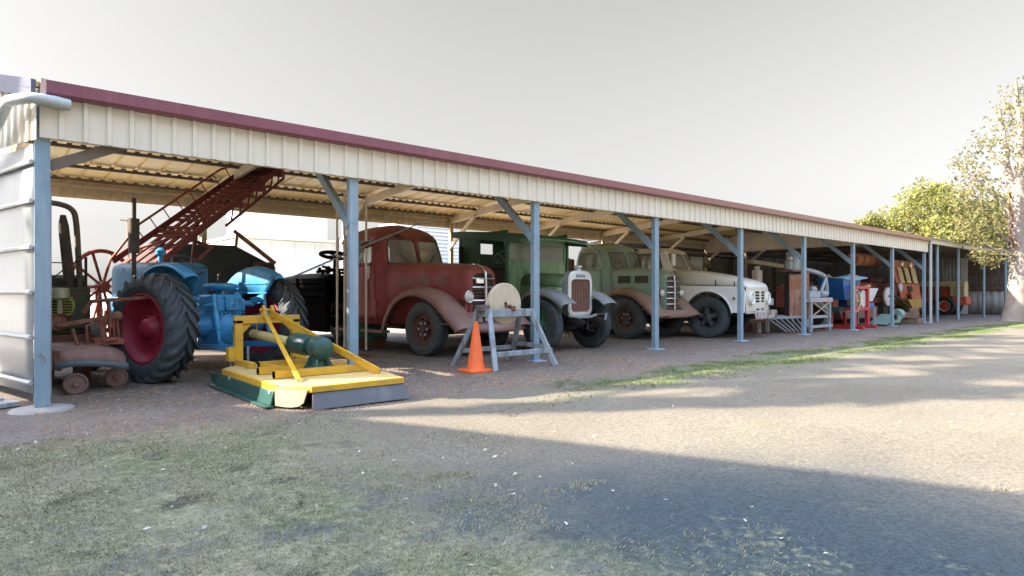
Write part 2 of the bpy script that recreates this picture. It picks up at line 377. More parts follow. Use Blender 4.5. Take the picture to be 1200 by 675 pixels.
    L.new(c,b.inputs['Base Color']); b.inputs['Roughness'].default_value=.95; b.inputs['Specular IOR Level'].default_value=.15
    h=mth('ADD',mth('ADD',mth('MULTIPLY',nf,.7),mth('MULTIPLY',ng,.45)),mth('MULTIPLY',nx2,.5)); h=mth('ADD',h,mth('MULTIPLY',mth('SUBTRACT',1.0,vo.outputs['Distance']),mth('MULTIPLY',ss(yj,-2.35,-1.55),.7)))
    bp=nd(nt,'ShaderNodeBump'); bp.inputs['Strength'].default_value=.6; bp.inputs['Distance'].default_value=.03; L.new(h,bp.inputs['Height']); L.new(bp.outputs[0],b.inputs['Normal'])
    return m
g=MB(); 
# one sheet: fine cells near the yard, reaching out to the horizon
xs=[-600,-200,-80,-30,-12]+[i*.5 for i in range(-8,101)]+[58,75,120,300,900]
ys=[-600,-200,-80,-30,-14]+[-11+i*.5 for i in range(0,60)]+[24,32,60,150,400,1200]
def gz(x,y):
    if x<-5 or x>52 or y<-11 or y>20: return 0
    return .012*math.sin(1.7*x+.8*y)*math.sin(.9*y-.6*x)*(1 if y<-.6 else .0)
for y in ys:
    for x in xs: g.v.append((x,y,gz(x,y)))
nx=len(xs)
for j in range(len(ys)-1):
    for i in range(nx-1): g.f.append((j*nx+i,j*nx+i+1,(j+1)*nx+i+1,(j+1)*nx+i))
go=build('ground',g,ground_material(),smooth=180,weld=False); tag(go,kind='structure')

# grass blades, stones and leaf litter: uncountable ground cover
def rnd(a,b): return random.uniform(a,b)
def smoothstep(a,b,v):
    t=max(0,min(1,(v-a)/(b-a))); return t*t*(3-2*t)
from mathutils import noise as mno
def blades(n, region, hgt, keep):
    mb=MB(); k=0; tries=0
    while k<n and tries<n*6:
        tries+=1
        x,y=region()
        if random.random()>keep(x,y): continue
        for q in range(3):
            a=rnd(0,6.283); h=hgt*rnd(.5,1.3); l=h*rnd(.3,1.3); ww=rnd(.0025,.0055)*(1.3 if y>-4 else 1)
            px,py=x+rnd(-.03,.03),y+rnd(-.03,.03); z=gz(px,py)-.004
            dx,dy=math.cos(a),math.sin(a)
            mb.add([(px-dy*ww,py+dx*ww,z),(px+dy*ww,py-dx*ww,z),(px+dx*l*.45,py+dy*l*.45,z+h*.75),(px+dx*l,py+dy*l,z+h)],[(0,1,2),(2,1,3)])
        k+=1
    return mb
m_dry=leaf_mat('dry grass',(.22,.205,.125),(.36,.335,.235),(.125,.15,.06),.2)
m_green=leaf_mat('green grass',(.085,.13,.045),(.14,.18,.07),(.26,.25,.14),.25)
def reg_l():
    while True:
        x=rnd(-1,3.6); y=rnd(-7,-1.5)
        if (y+7.6)>.7: return x,y
keepl=lambda x,y: (.12 if mno.noise((x*1.9,y*1.9,71))+.5*mno.noise((x*5,y*5,31))>.27 else 1)*smoothstep(2.9,1.3,x+1.2*mno.noise((x*.8,y*.8,0)))*smoothstep(-1.4,-2.1,y+.5*mno.noise((x*2,y*2,5)))*(.45+.9*max(0,mno.noise((x*2.5,y*2.5,3))+.15))
gd=single('dry_lawn',blades(26000,reg_l,.016,keepl),m_dry,'short dry straw coloured lawn in the shaded left foreground','grass',kind='stuff',smooth=0,weld=False)
reg_g=lambda:(rnd(3.5,30),rnd(-3.6,-1.6))
keepg=lambda x,y: smoothstep(-3.4,-2.7,y)*smoothstep(-1.6,-2.1,y)*smoothstep(3,9,x)*max(0,.32+1.3*mno.noise((x*.6,y*1.3,8))+.8*mno.noise((x*2.2,y*3,4)))
single('green_grass',blades(13000,reg_g,.024,keepg),m_green,'strip of greener grass along the gravel edge','grass',kind='stuff',smooth=0,weld=False)
reg_w=lambda:(rnd(1.0,4.6),rnd(-7.2,-4.2))
keepw=lambda x,y: 1 if mno.noise((x*1.1,y*1.1,40))>.33 and mno.noise((x*4,y*4,2))>.0 else 0
single('thin_weeds',blades(2600,reg_w,.018,keepw),m_dry,'thin weeds scattered over the bare ground at the right','weeds',kind='stuff',smooth=0,weld=False)
st=MB()
for k in range(17000):
    x=rnd(.4,22); y=rnd(-2.0,.9) if k%3 else rnd(-1.9,3)
    if x>9 and random.random()<.6: x=rnd(.4,9)
    s=rnd(.006,.022); z=gz(x,y)
    a=rnd(0,6.28); c1,s1=math.cos(a)*s,math.sin(a)*s
    st.add([(x+c1,y+s1,z-.002),(x-s1*.8,y+c1*.8,z-.002),(x-c1,y-s1,z-.002),(x+s1*.7,y-c1*.7,z-.002),(x+rnd(-.3,.3)*s,y+rnd(-.3,.3)*s,z+s*rnd(.5,.9))],[(0,1,4),(1,2,4),(2,3,4),(3,0,4)])
m_stone=M('gravel stones',(.27,.185,.115),.9,0,.5,9,second=((.16,.10,.065),.52,13),bump=0)
single('gravel',st,m_stone,'loose brown gravel in front of and under the shed','gravel',kind='stuff',smooth=0,weld=False)
lf=MB()
for k in range(190):
    x=rnd(-.6,9); y=rnd(-7,-1.6)
    x=x if x<3 or random.random()<.25 else rnd(-.6,3.2)
    z=gz(x,y)+.004; a=rnd(0,6.28); l=rnd(.008,.022); ww=l*rnd(.3,.6); dx,dy=math.cos(a),math.sin(a); t=rnd(0,.02)
    lf.add([(x-dx*l,y-dy*l,z),(x-dy*ww,y+dx*ww,z+t),(x+dx*l,y+dy*l,z+t*.6),(x+dy*ww,y-dx*ww,z+.002)],[(0,1,2,3)])
single('leaf_litter',lf,M('pale dead leaves',(.40,.37,.31),.8,0,.3,15,bump=0),'pale dead leaves scattered over the yard','leaves',kind='stuff',smooth=0,weld=False)
# ------------------------------------------------------------------ the open machinery shed
PX=[.4957+3.2868*i for i in range(9)]
XL,XR=.47,26.95; YB=7.14; HF=2.651
def roofz(y): return 3.12+.245*(y+.1) if y<2.2 else 3.12+.245*2.3-.074*(y-2.2)
shed=thing('machinery_shed','long open fronted cream steel shed on blue grey posts with burgundy gutter','shed',(XL,0,0))
def sp(n,mb,m,**k): return build(n,mb,m,shed,world=True,**k)
def ribs(a,b,pitch=.2,rw=.034,rh=.024,fl=.012):
    """trapezoid rib profile: list of (along, out)"""
    out=[];x=a
    while x<b-.001:
        e=min(x+pitch,b)
        if e-x>.1: out+=[(x,0),(e-rw-fl*2,0),(e-rw-fl,rh),(e-fl,rh),(e,0)]
        else: out+=[(x,0),(e,0)]
        x=e
    return out
# front cladding strip
mb=MB(); pr=ribs(XL,XR,.2)
mb.loft([[(x,-.075-o,HF) for x,o in pr],[(x,-.075-o,3.055) for x,o in pr]])
sp('fascia',mb,m_cream,smooth=0,solid=.003)
mb=MB(); mb.bb(XL,XR,-.07,-.03,HF-.004,HF+.05); mb.bb(XL,XR,-.068,-.03,3.0,3.05); sp('fascia_rail',mb,m_steelcream)
# quad gutter
gp=[(-.078,3.05),(-.175,3.05),(-.192,3.07),(-.192,3.155),(-.185,3.18),(-.197,3.185),(-.197,3.174),(-.2,3.174),(-.2,3.066),(-.178,3.045),(-.078,3.045)]
mb=MB(); mb.prism(gp,'x',XL+.045,XR+.03); gut=sp('gutter',mb,m_gutter,smooth=25)
mb=MB(); mb.prism([(-.2,3.035),(-.075,3.035),(-.075,3.19),(-.2,3.19)],'x',XL+.0,XL+.044); sp('gutter_end_cap',mb,M('faded pink cap',(.55,.36,.32),.5,0,.05,3,bump=0))
# roof sheets, ribbed, two slopes
mb=MB(); rp=ribs(XL-.03,XR+.05,.38,.04,.03,.014)
ysr=[-.16,2.2,YB+.12]
mb.loft([[(x,y,roofz(y)+.055+o) for x,o in rp] for y in ysr])
sp('roof',mb,m_ceil,smooth=0,solid=.004)
# front posts with foot plates and knee braces
for i,x in enumerate(PX):
    mb=MB(); mb.chan((x,-.03,0),(x,-.03,HF+.3),.125,.085,up=(0,1,0))
    p=sp('post',mb,m_post,smooth=0)
    mb=MB(); mb.box((x,.0,.012),(.26 if i else .34,.26,.024)); 
    if i==0: mb.lathe([(0,.03),(.2,.03),(.25,.02),(.27,0)],(x,.0,0),'z',14)
    b=build('foot_plate',mb,M('concrete pad',(.27,.25,.23),.9,0,.15,9) if i==0 else m_galv,p,world=True,bevel=.004)
    if i>0:
        mb=MB(); mb.chan((x-.075,.0,2.02),(x-.075,1.15,3.03),.11,.07,up=(1,0,0),side=1); sp('knee_brace',mb,m_post,smooth=0)
# rafters, back posts, back braces
for i,x in enumerate(PX):
    mb=MB()
    xo=x+.0
    mb.chan((xo,.02,roofz(.0)-.09),(xo,2.2,roofz(2.2)-.09),.065,.2,up=(1,0,0)) if 0 else None
    for (ya,yb) in ((.0,2.2),(2.2,YB)):
        za,zb=roofz(ya)-.10,roofz(yb)-.10
        mb.bar((xo,ya,za),(xo,yb,zb),.065,.18)
    sp('rafter',mb,m_steelcream,smooth=0,bevel=.004)
    mb=MB(); mb.chan((xo,YB,0),(xo,YB,roofz(YB)-.15),.11,.07,up=(0,1,0),side=-1); sp('back_post',mb,m_steelcream,smooth=0)
    mb=MB(); mb.bar((xo-.08,YB-.03,2.38),(xo-.08,YB-1.25,3.22),.07,.09); sp('back_brace',mb,m_steelcream,smooth=0)
mb=MB(); mb.bar((PX[0]+.06,.06,2.40),(PX[0]+.85,.06,2.78),.07,.1); sp('corner_brace',mb,m_purlin,smooth=0)
# purlins
for y in (1.1,2.15,3.3,4.6,5.9,6.95):
    mb=MB(); z=roofz(y)+.01
    mb.chan((XL,y,z-.05),(XR,y,z-.05),.06,.05,up=(0,0,1))
    xk=XL+.1  # dark teeth put in for the roof rib shadows on the purlin
    while xk<XR:
        mb.box((xk,y,z+.012),(.07,.05,.03)); xk+=.19
    sp('purlin',mb,m_purlin,smooth=0)
# rear hanging cladding strip (inside face seen) and its bottom flashing
mb=MB(); pr=ribs(XL,XR,.2)
mb.loft([[(x,YB+.06-o,3.02) for x,o in pr],[(x,YB+.06-o,roofz(YB)+.03) for x,o in pr]])
sp('back_strip',mb,M('rear cladding',(.58,.50,.36),.55,0,.07,1.2,bump=0),smooth=0,solid=.003)
mb=MB(); mb.bb(XL,XR,YB+.0,YB+.03,2.985,3.03); mb.bb(XL,XR,YB-.02,YB+.05,3.20,3.25); sp('back_girt',mb,m_steelcream)
# hanging strip across the shed at the seventh frame
xq=PX[7]-.05
mb=MB(); pr=ribs(.1,YB,.2)
mb.loft([[(xq-o,y,2.85) for y,o in pr],[(xq-o,y,roofz(y)+.03) for y,o in pr]]); sp('cross_strip',mb,m_cream,smooth=0,solid=.003)
mb=MB(); mb.bb(xq+.01,xq+.06,.1,YB,2.80,2.86); sp('cross_girt',mb,m_steelcream)
# left end wall: angled sheeted bay with horizontal rails
ed=Vector((-.227,.974,0)); en=Vector((-.974,-.227,0)); e0=Vector((.44,.0,0))
def EW(t,z,o=0): p=e0+ed*t+en*o; return (p.x,p.y,z)
mb=MB(); n=24
mb.loft([[EW(.02+k*7.4/n,z,.004+.006*math.sin(k*2.1+z*3)) for k in range(n+1)] for z in (.16,.6,1.1,1.6,2.1,2.6)])
m_sheet=M('dull silver sheet',(.40,.41,.42),.36,.45,.10,1.6,bump=.05,bscale=6,streak=((.42,.42,.40),.6,3))
sp('end_sheet',mb,m_sheet,smooth=60,solid=.004)
for z in (.27,.71,1.15,1.59,2.04,2.42):
    mb=MB(); mb.tube([EW(.0,z,.03),EW(7.4,z,.03)],.024,8); sp('end_rail',mb,m_sheet)
mb=MB(); mb.bb(.535,.575,.06,.10,.12,2.2); sp('edge_board',mb,m_wood,bevel=.003)
mb=MB(); pr=ribs(-.13,7.4,.2)
zb=lambda t:HF-.03+.05*t
mb.loft([[EW(t,zb(t),.03+o) for t,o in pr],[EW(t,3.07+.26*min(t,2.4),.03+o) for t,o in pr]]); sp('end_fascia',mb,m_cream,smooth=0,solid=.003)
for k,(za,zc) in enumerate(((3.0,3.085),(3.09,3.175))):
    mb=MB(); mb.add([EW(-.16,za,.08),EW(3.6,za+.26*3.6,.08),EW(3.6,zc+.26*3.6,.08),EW(-.16,zc,.08),EW(-.16,za,.04),EW(3.6,za+.26*3.6,.04),EW(3.6,zc+.26*3.6,.04),EW(-.16,zc,.04)],[(0,1,2,3),(7,6,5,4),(0,4,5,1),(3,2,6,7),(0,3,7,4),(1,5,6,2)])
    sp('barge_board',mb,m_barge)
# downpipe that leaves the gutter end and runs along the end wall
mb=MB()
pts=[(.62,-.17,2.99),(.42,-.2,2.985)]+[EW(t,z,.17) for t,z in ((.06,2.985),(.2,2.975),(.36,2.89),(.6,2.79),(1.2,2.62),(3.4,2.3))]
mb.tube(cr(pts,4),.052,14); mb.tube([(.70,-.15,2.985),(.56,-.175,2.99)],.058,14)
sp('gutter_pipe',mb,m_pvc)
# downpipe at the far right corner of the front
mb=MB(); mb.tube([(27.08,-.12,3.05),(27.08,-.12,.0)],.05,10); sp('downpipe',mb,m_pvc)
# timber planks on the ground inside the end wall
for k in range(3):
    mb=MB(); mb.box((.02-.12*k,.35+.27*k,.03+.012*k),(.62,.2,.045),rot=(0,0,.35-.1*k)); single('timber_plank',mb,m_wood,['grey timber plank on the ground nearest the left corner post','middle grey plank lying beside the silver end wall','rearmost grey plank lying beside the silver end wall'][k],'plank','planks by the end wall',bevel=.004)
# ------------------------------------------------------------------ older lean-to beyond the far right end
lean=thing('lean_to_shed','old iron lean-to with thin posts at the right end of the shed','shed',(27.3,0,0))
def lp(n,mb,m,**k): return build(n,mb,m,lean,world=True,**k)
m_iron=M('old grey corrugated iron',(.42,.43,.43),.6,.2,.15,1.5,bump=0,streak=((.24,.2,.17),.58,4))
m_irondark=M('dark corrugated iron',(.17,.16,.15),.8,.1,.3,1.2,bump=0,streak=((.3,.28,.25),.6,5))
def corr(mb,p0,p1,z0,z1,pitch=.16,amp=.018,gap=None):
    p0=Vector(p0);p1=Vector(p1);L=(p1-p0).length;d=(p1-p0)/L;nn=V(-d.y,d.x,0);k=int(L/pitch*4)
    row=[p0+d*(L*i/k)+nn*amp*math.sin(i*math.pi/2) for i in range(k+1)]
    mb.loft([[(p.x,p.y,z0) for p in row],[(p.x,p.y,z1) for p in row]]); return mb
for x in (28.3,31.1,35.1,39.2):
    mb=MB(); mb.tube([(x,0,0),(x,0,3.0)],.055,10); lp('post',mb,m_post)
mb=MB(); mb.bb(27.15,41,-.14,-.02,2.98,3.16); lp('eave_beam',mb,M('dull cream eave',(.5,.46,.36),.6,0,.1,2,bump=0))
mb=MB(); mb.loft([[(x,y,z) for x in (27.1,34,41.2)] for y,z in ((-.2,3.17),(3,3.42),(8,3.15))]); lp('roof',mb,m_irondark,solid=.03)
for x in (28.5,31,33.5,36,38.5): 
    mb=MB(); mb.bar((x,0,2.95),(x,7.6,3.05),.07,.14); lp('rafter',mb,m_purlin)
for y in (1.2,2.6,4.2,6):
    mb=MB(); mb.bar((27,y,3.05),(41,y,3.05),.06,.09); lp('batten',mb,m_purlin)
mb=MB(); corr(mb,(40,2.05,0),(40,8.7,0),1.15,3.3); corr(mb,(40.02,2.05,0),(40.02,8.7,0),0,1.2); lp('end_wall',mb,m_iron,smooth=60,solid=.004)
mb=MB(); mb.bb(39.9,40.0,1.75,2.05,0,3.15); lp('wall_post',mb,M('white post',(.68,.68,.64),.6,0,.1,3))
# mesh sided bay: dark lattice above low sheets
mb=MB(); corr(mb,(40,1.75,0),(40,-3.4,0),.05,1.2,.3,.012); lp('low_sheet',mb,m_iron,smooth=60,solid=.004)
mb=MB()
for k in range(15):
    y=1.75-.36*k; mb.bar((39.96,y,1.2),(39.96,y+rnd(-.25,.25),3.05),.05,.04)
for z in (1.25,1.5,2.1,2.7,3.0): mb.bar((39.98,1.75,z),(39.98,-3.4,z),.035,.05)
lp('lattice',mb,m_rust)
mb=MB(); mb.bb(40.6,40.7,-3.4,2.3,0,3.2); lp('back_lining',mb,m_irondark)
# long dark rear wall of the old lean-to behind the right half of the machinery shed
mb=MB(); corr(mb,(17.4,8.6,0),(41,8.6,0),0,3.6,.18,.02); lp('rear_wall',mb,m_irondark,smooth=60,solid=.004)
mb=MB()
mb.loft([[(x,y,z) for x in (17.2,29,41)] for y,z in ((7.25,3.05),(9.0,2.95))]); lp('rear_roof',mb,m_irondark,solid=.03)
for x in (18.6,20.4,22.3,24.2,26,28): 
    mb=MB(); mb.bar((x,8.45,0),(x,8.45,2.95),.1); lp('stud',mb,m_woodbrown)
mb=MB()
for x in [18+.8*k for k in range(14)]: mb.bar((x,7.6,2.72),(x+.5,7.6,2.72+.02),.6,.05)
lp('hanging_shelf',mb,m_dark)
# ------------------------------------------------------------------ buildings behind and beside
m_white=M('white steel wall',(.58,.61,.63),.6,0,.04,1,bump=0); m_pale=M('pale steel wall',(.62,.64,.68),.6,0,.03,.4,bump=0)
ws=thing('white_shed','low white steel shed with narrow eave seen through the open bay behind the tractor','shed',(11,22,0))
mb=MB(); corr(mb,(8.9,22,0),(19.2,22,0),0,3.6,.3,.012); mb.bb(8.9,19.2,22.05,28,0,3.58); build('wall',mb,m_white,ws,world=True,smooth=60)
mb=MB(); mb.bb(8.7,19.4,21.6,28.2,3.62,3.72); build('roof',mb,M('cream eave trim',(.6,.58,.5),.6,0,.05,1,bump=0),ws,world=True)
mb=MB()
for x in (10.6,11.7,12.5,14.2): mb.bb(x,x+.05,21.93,21.97,0,3.5)
mb.bb(10.7,14.3,21.92,21.965,2.55,2.6); build('light_gap_strip',mb,M('bright light gap white',(.85,.85,.83),.5,0,.03,1,bump=0),ws,world=True)  # bright strips painted for light showing through wall gaps
hall=thing('pale_hall','tall pale windowless hall standing behind the low white shed','building',(13,32,0))
mb=MB(); mb.bb(12.2,17.8,32,34.5,0,7.2); build('wall',mb,m_pale,hall,world=True)
mb=MB(); mb.prism([(12.0,7.2),(18.0,7.2),(15,7.9)],'y',31.8,34.7); build('roof',mb,m_pale,hall,world=True)
lou=thing('louvred_shed','blue grey louvred building seen between the red truck and the green truck','building',(22,25,0))
mb=MB(); mb.bb(20.3,23.6,25.1,29,0,5.4); build('wall',mb,M('blue grey cladding',(.42,.5,.58),.6,0,.05,1,bump=0),lou,world=True)
mb=MB()
for k in range(22): mb.box((21.95,25.05,.4+k*.23),(3.2,.03,.16),rot=(R(25),0,0))
build('louvre',mb,M('pale louvre',(.62,.68,.74),.5,0,.05,1,bump=0),lou,world=True)
mb=MB(); mb.bb(20.1,23.8,24.9,29.2,5.4,5.55); build('roof',mb,m_pale,lou,world=True)
# tall neighbour whose eave throws the foreground shadow (stands left of the view)
nb_=thing('neighbouring_hall','tall cream steel hall left of the yard behind the viewer','building',(-8,0,0))
ad=Vector((.4,-.917,0)).normalized(); bn=Vector((-ad.y,ad.x,0))   # bn points to +x side
hN=8.0; sh=hN/TANE
A0=Vector((2.41,-2.01,0))+SUNH*sh
pa=A0-ad*2.2; pb=A0+ad*12.5; 
if bn.x>0: bn=-bn
q=[pa,pb,pb+bn*7,pa+bn*7]
mb=MB(); mb.prism([(p.x,p.y) for p in q],'z',0,hN); build('wall',mb,m_cream,nb_,world=True)
mb=MB(); mb.prism([(p.x,p.y) for p in q],'z',hN+.001,hN+.06); build('roof',mb,m_iron,nb_,world=True)
# thin pole and wires far behind, seen through the left bay
pole=thing('power_pole','slim distant power pole seen through the leftmost bay','pole',(9.3,50.4,0))
mb=MB(); mb.tube([(9.3,50.4,0),(9.3,50.4,7.1)],[.14,.1],8); build('mast',mb,m_woodbrown,pole,world=True)
mb=MB(); mb.bar((8.7,50.4,6.9),(9.9,50.4,6.9),.1); build('crossarm',mb,m_woodbrown,pole,world=True)
mb=MB(); 
for dz in (0,.9): mb.tube([(-25+k*5,60+.0*k,9.6+dz+.002*(k-8)**2) for k in range(20)],.018,5)
single('power_line',mb,m_dark,'thin power wires against the sky beyond the leftmost bay','wire')
# ------------------------------------------------------------------ truck building blocks (truck faces -y; local origin under the front axle)
def wheel(root, u, v, Rr, w, rr, m_rim, side, style='disc', m_tyre=None, m_hub=None, label=None):
    c=(u,v,Rr)
    p=[(rr-.01,-w*.36),(rr+.02,-w*.46),(rr+.3*(Rr-rr),-w*.52),(rr+.62*(Rr-rr),-w*.535),(rr+.86*(Rr-rr),-w*.49),(Rr-.02,-w*.42),(Rr-.004,-w*.34)]
    g=[]
    for a in (-.18,0,.18): g+=[(Rr,w*(a-.06)),(Rr-.012,w*(a-.045)),(Rr-.012,w*(a+.005)),(Rr,w*(a+.02))]
    prof=p+g+[(a,-b) for a,b in p[::-1]]
    mb=MB(); mb.lathe(prof,c,'x',48)
    t=build('wheel',mb,m_tyre or m_rubber,root,smooth=35)
    t.location=(0,0,-.012)
    mb=MB(); s=side; N=48
    if style=='disc':   # pressed steel disc with oval hand holes
        pr=[(rr+.012,.46*w),(rr-.005,.47*w),(rr-.02,.38*w),(rr-.035,.30*w),(rr-.09,.27*w),(rr-.14,.31*w),(rr*.55,.36*w),(rr*.5,.36*w),(rr*.46,.30*w),(.075,.28*w),(.07,.46*w),(.03,.5*w),(0,.5*w)]
        mb.lathe(pr,c,'x',N,sgn=s,skip=lambda k,j: j==4 and k%8 in (0,1,2,3))
    elif style=='plain':
        pr=[(rr+.012,.46*w),(rr-.005,.47*w),(rr-.02,.34*w),(rr-.04,.18*w),(rr*.5,.1*w),(rr*.42,.2*w),(.09,.24*w),(.085,.55*w),(.06,.62*w),(0,.63*w)]
        mb.lathe(pr,c,'x',N,sgn=s)
    else:               # five spoke cast wheel
        pr=[(rr+.012,.46*w),(rr-.005,.47*w),(rr-.03,.36*w),(rr-.05,.3*w),(rr-.06,.2*w)]
        mb.lathe(pr,c,'x',N,sgn=s); mb.lathe([(.12,.2*w),(.12,.42*w),(.08,.55*w),(0,.56*w)],c,'x',24,sgn=s)
        for k in range(5):
            a=2*math.pi*k/5+.3
            mb.bar((u+s*w*.33,v,Rr),(u+s*w*.33,v+math.cos(a)*(rr-.04),Rr+math.sin(a)*(rr-.04)),.10,.085,up=(1,0,0))
    rim=build('rim',mb,m_rim,t,smooth=40)
    mb=MB()
    for k in range(6 if style!='plain' else 8):
        a=2*math.pi*k/(6 if style!='plain' else 8); r0=.115 if style!='plain' else .15
        mb.cyl((u+s*w*(.25 if style!='plain' else .14),v+r0*math.cos(a),Rr+r0*math.sin(a)),(u+s*w*(.43 if style!='plain' else .26),v+r0*math.cos(a),Rr+r0*math.sin(a)),.017,8)
    if m_hub: build('wheel_nuts',mb,m_hub,t)
    mb=MB(); mb.lathe([(rr,-.05*w),(0,-.05*w)],c,'x',24,sgn=s); build('brake_drum',mb,m_dark,t)
    return t

def cab(root, cols, levels, wins, mat, m_frame, solid=.02, cap=True, glass=None, name='cab', sealr=.011):
    nc=len(cols); nl=len(levels)
    def Pt(sg,s,t):
        i=min(int(s),nc-2); j=min(int(t),nl-2); fs=s-i; ft=t-j
        def at(ii,jj):
            a,b=cols[ii]; z,w,vf,vb=levels[jj][:4]
            lift=levels[jj][4] if len(levels[jj])>4 else 0
            return V(sg*a*w, vf+b*(vb-vf), z-lift*a*a)
        p=at(i,j).lerp(at(i+1,j),fs); q=at(i,j+1).lerp(at(i+1,j+1),fs); return p.lerp(q,ft)
    shell=MB(); gl=[]
    for sg in (1,-1):
        o=len(shell.v)
        for j in range(nl):
            for i in range(nc): shell.v.append(tuple(Pt(sg,i,j)))
        for j in range(nl-1):
            for i in range(nc-1):
                if any(a<=i<b and c<=j<d for a,b,c,d,*_ in wins): continue
                shell.f.append((o+j*nc+i,o+j*nc+i+1,o+(j+1)*nc+i+1,o+(j+1)*nc+i))
        if cap:
            tz=levels[-1]; c=V(0,(tz[2]+tz[3])/2,tz[0]+.015); k=len(shell.v); shell.v.append(tuple(c))
            for i in range(nc-1): shell.f.append((o+(nl-1)*nc+i,o+(nl-1)*nc+i+1,k))
        for wdef in wins:
            a,b,c,d,kind,mx,my,rad=wdef
            def S(x,y): return Pt(sg,a+(b-a)*x,c+(d-c)*y)
            # metric size of the opening for margins
            wx=(S(1,.5)-S(0,.5)).length; wy=(S(.5,1)-S(.5,0)).length
            K=12; sq=[(i/K,0) for i in range(K)]+[(1,i/K) for i in range(K)]+[(1-i/K,1) for i in range(K)]+[(0,1-i/K) for i in range(K)]
            def inner(x,y):
                X=(x-.5)*2; Y=(y-.5)*2            # in -1..1, map to superellipse in metric inset box
                hx=wx/2-mx; hy=wy/2-my; r=min(rad,hx,hy)
                px,py=X*hx,Y*hy
                cx=max(-hx+r,min(hx-r,px)); cy=max(-hy+r,min(hy-r,py)); dx,dy=px-cx,py-cy
                l=max(abs(dx),abs(dy))
                if l>1e-9 and abs(dx)>1e-9 and abs(dy)>1e-9:
                    h=math.hypot(dx,dy); px,py=cx+dx/h*l,cy+dy/h*l
                return .5+px/wx,.5+py/wy
            ins=[inner(*q) for q in sq]
            o=len(shell.v); n=len(sq)
            shell.v+=[tuple(S(*q)) for q in sq]+[tuple(S(*q)) for q in ins]
            for k in range(n): shell.f.append((o+k,o+(k+1)%n,o+n+(k+1)%n,o+n+k))
            seal=MB(); pts=[S(*q) for q in ins]; seal.tube(pts+[pts[0]],sealr,6,caps=False)
            g=None
            if kind!='open':
                g=MB(); o=len(g.v); rings=5
                for rI in range(rings):
                    f=1-rI/rings
                    g.v+=[tuple(S(.5+(x-.5)*f,.5+(y-.5)*f)) for x,y in ins]
                for rI in range(rings-1):
                    for k in range(n): g.f.append((rI*n+k,rI*n+(k+1)%n,(rI+1)*n+(k+1)%n,(rI+1)*n+k))
                g.v.append(tuple(S(.5,.5))); q0=(rings-1)*n
                for k in range(n): g.f.append((q0+k,q0+(k+1)%n,len(g.v)-1))
            gl.append((kind,seal,g))
    body=build(name,shell,mat,root,smooth=50,solid=solid)
    nm={'ws':'windscreen','side':'side_window','rear':'rear_window','open':'side_window'}
    for kind,seal,g in gl:
        if g is None: build('window_seal',seal,m_frame,body); continue
        wo=build(nm[kind],g,glass or m_glass,root,smooth=60); build('window_seal',seal,m_frame,wo)
    return body,Pt
def patch(Pt,sg,s0,s1,t0,t1,off,n=8,m=10):
    mb=MB(); rows=[]
    for j in range(m+1):
        rows.append([Pt(sg,s0+(s1-s0)*i/n,t0+(t1-t0)*j/m)+V(sg*off,0,0) for i in range(n+1)])
    mb.loft(rows); return mb
def seam(Pt,sg,s0,s1,t0,t1,parent,off=.012,n=10):
    pts=[Pt(sg,s0+(s1-s0)*i/n,t0) for i in range(n+1)]+[Pt(sg,s1,t0+(t1-t0)*i/n) for i in range(1,n+1)]+[Pt(sg,s1+(s0-s1)*i/n,t1) for i in range(1,n+1)]+[Pt(sg,s0,t1+(t0-t1)*i/n) for i in range(1,n+1)]
    mb=MB(); mb.tube([p+V(sg*off,0,0) for p in pts],.006,5,caps=False); build('door_seam',mb,m_dark,parent)
def guard(path, u0, u1, lip=.1, crown=.05, k=5):
    """mudguard: path (v,z) from rear to front, from inner u0 to outer u1"""
    p=cr(path,k); secs=[]; n=len(p)
    for i,(v,z) in enumerate(p):
        a=p[max(i-1,0)]; b=p[min(i+1,n-1)]; t=V(0,b[0]-a[0],b[1]-a[1]).normalized(); nn=V(0,-t.z,t.y)   # outward normal
        if nn.y*v+nn.z*(z-.4)<0: nn=-nn
        W=u1-u0
        row=[]
        for f,d in ((0,-.03),(.2,crown*.55),(.45,crown),(.7,crown*.8),(.88,crown*.25),(.97,-.02),(1,-.05),(1,-.05-lip)):
            row.append(V(u0+W*f,v,z)+nn*d)
        secs.append(row)
    mb=MB(); mb.loft(secs); return mb
def hood(stations, n=12, ex=3.2):
    """stations: (v, halfwidth, zbottom, zshoulder, ztop)"""
    secs=[]
    for v,w,z0,zs,zt in stations:
        row=[V(-w,v,z0)]
        for i in range(n+1):
            a=math.pi*(1-i/n); cx=math.cos(a); sx=math.sin(a)
            row.append(V(w*math.copysign(abs(cx)**(2/ex),cx),v,zs+(zt-zs)*abs(sx)**(2/ex)))
        row.append(V(w,v,z0)); secs.append(row)
    return secs
def headlamp(root,u,v,z,r,m_shell,m_bez,ped=True):
    mb=MB(); mb.lathe([(0,.17),(r*.4,.16),(r*.8,.08),(r*.98,.01),(r,-.02)],(u,v,z),'y',24)
    if ped: mb.cyl((u,v+.05,z-r*.8),(u,v+.07,z-r-.16),.025,8)
    h=build('headlight',mb,m_shell,root)
    mb=MB(); mb.ring((u,v-.02,z),r*.97,.013,'y',28,8); build('bezel',mb,m_bez,h)
    mb=MB(); mb.lathe([(r*.95,-.025),(r*.7,-.05),(r*.3,-.065),(0,-.068)],(u,v,z),'y',24); build('lens',mb,m_lens,h)
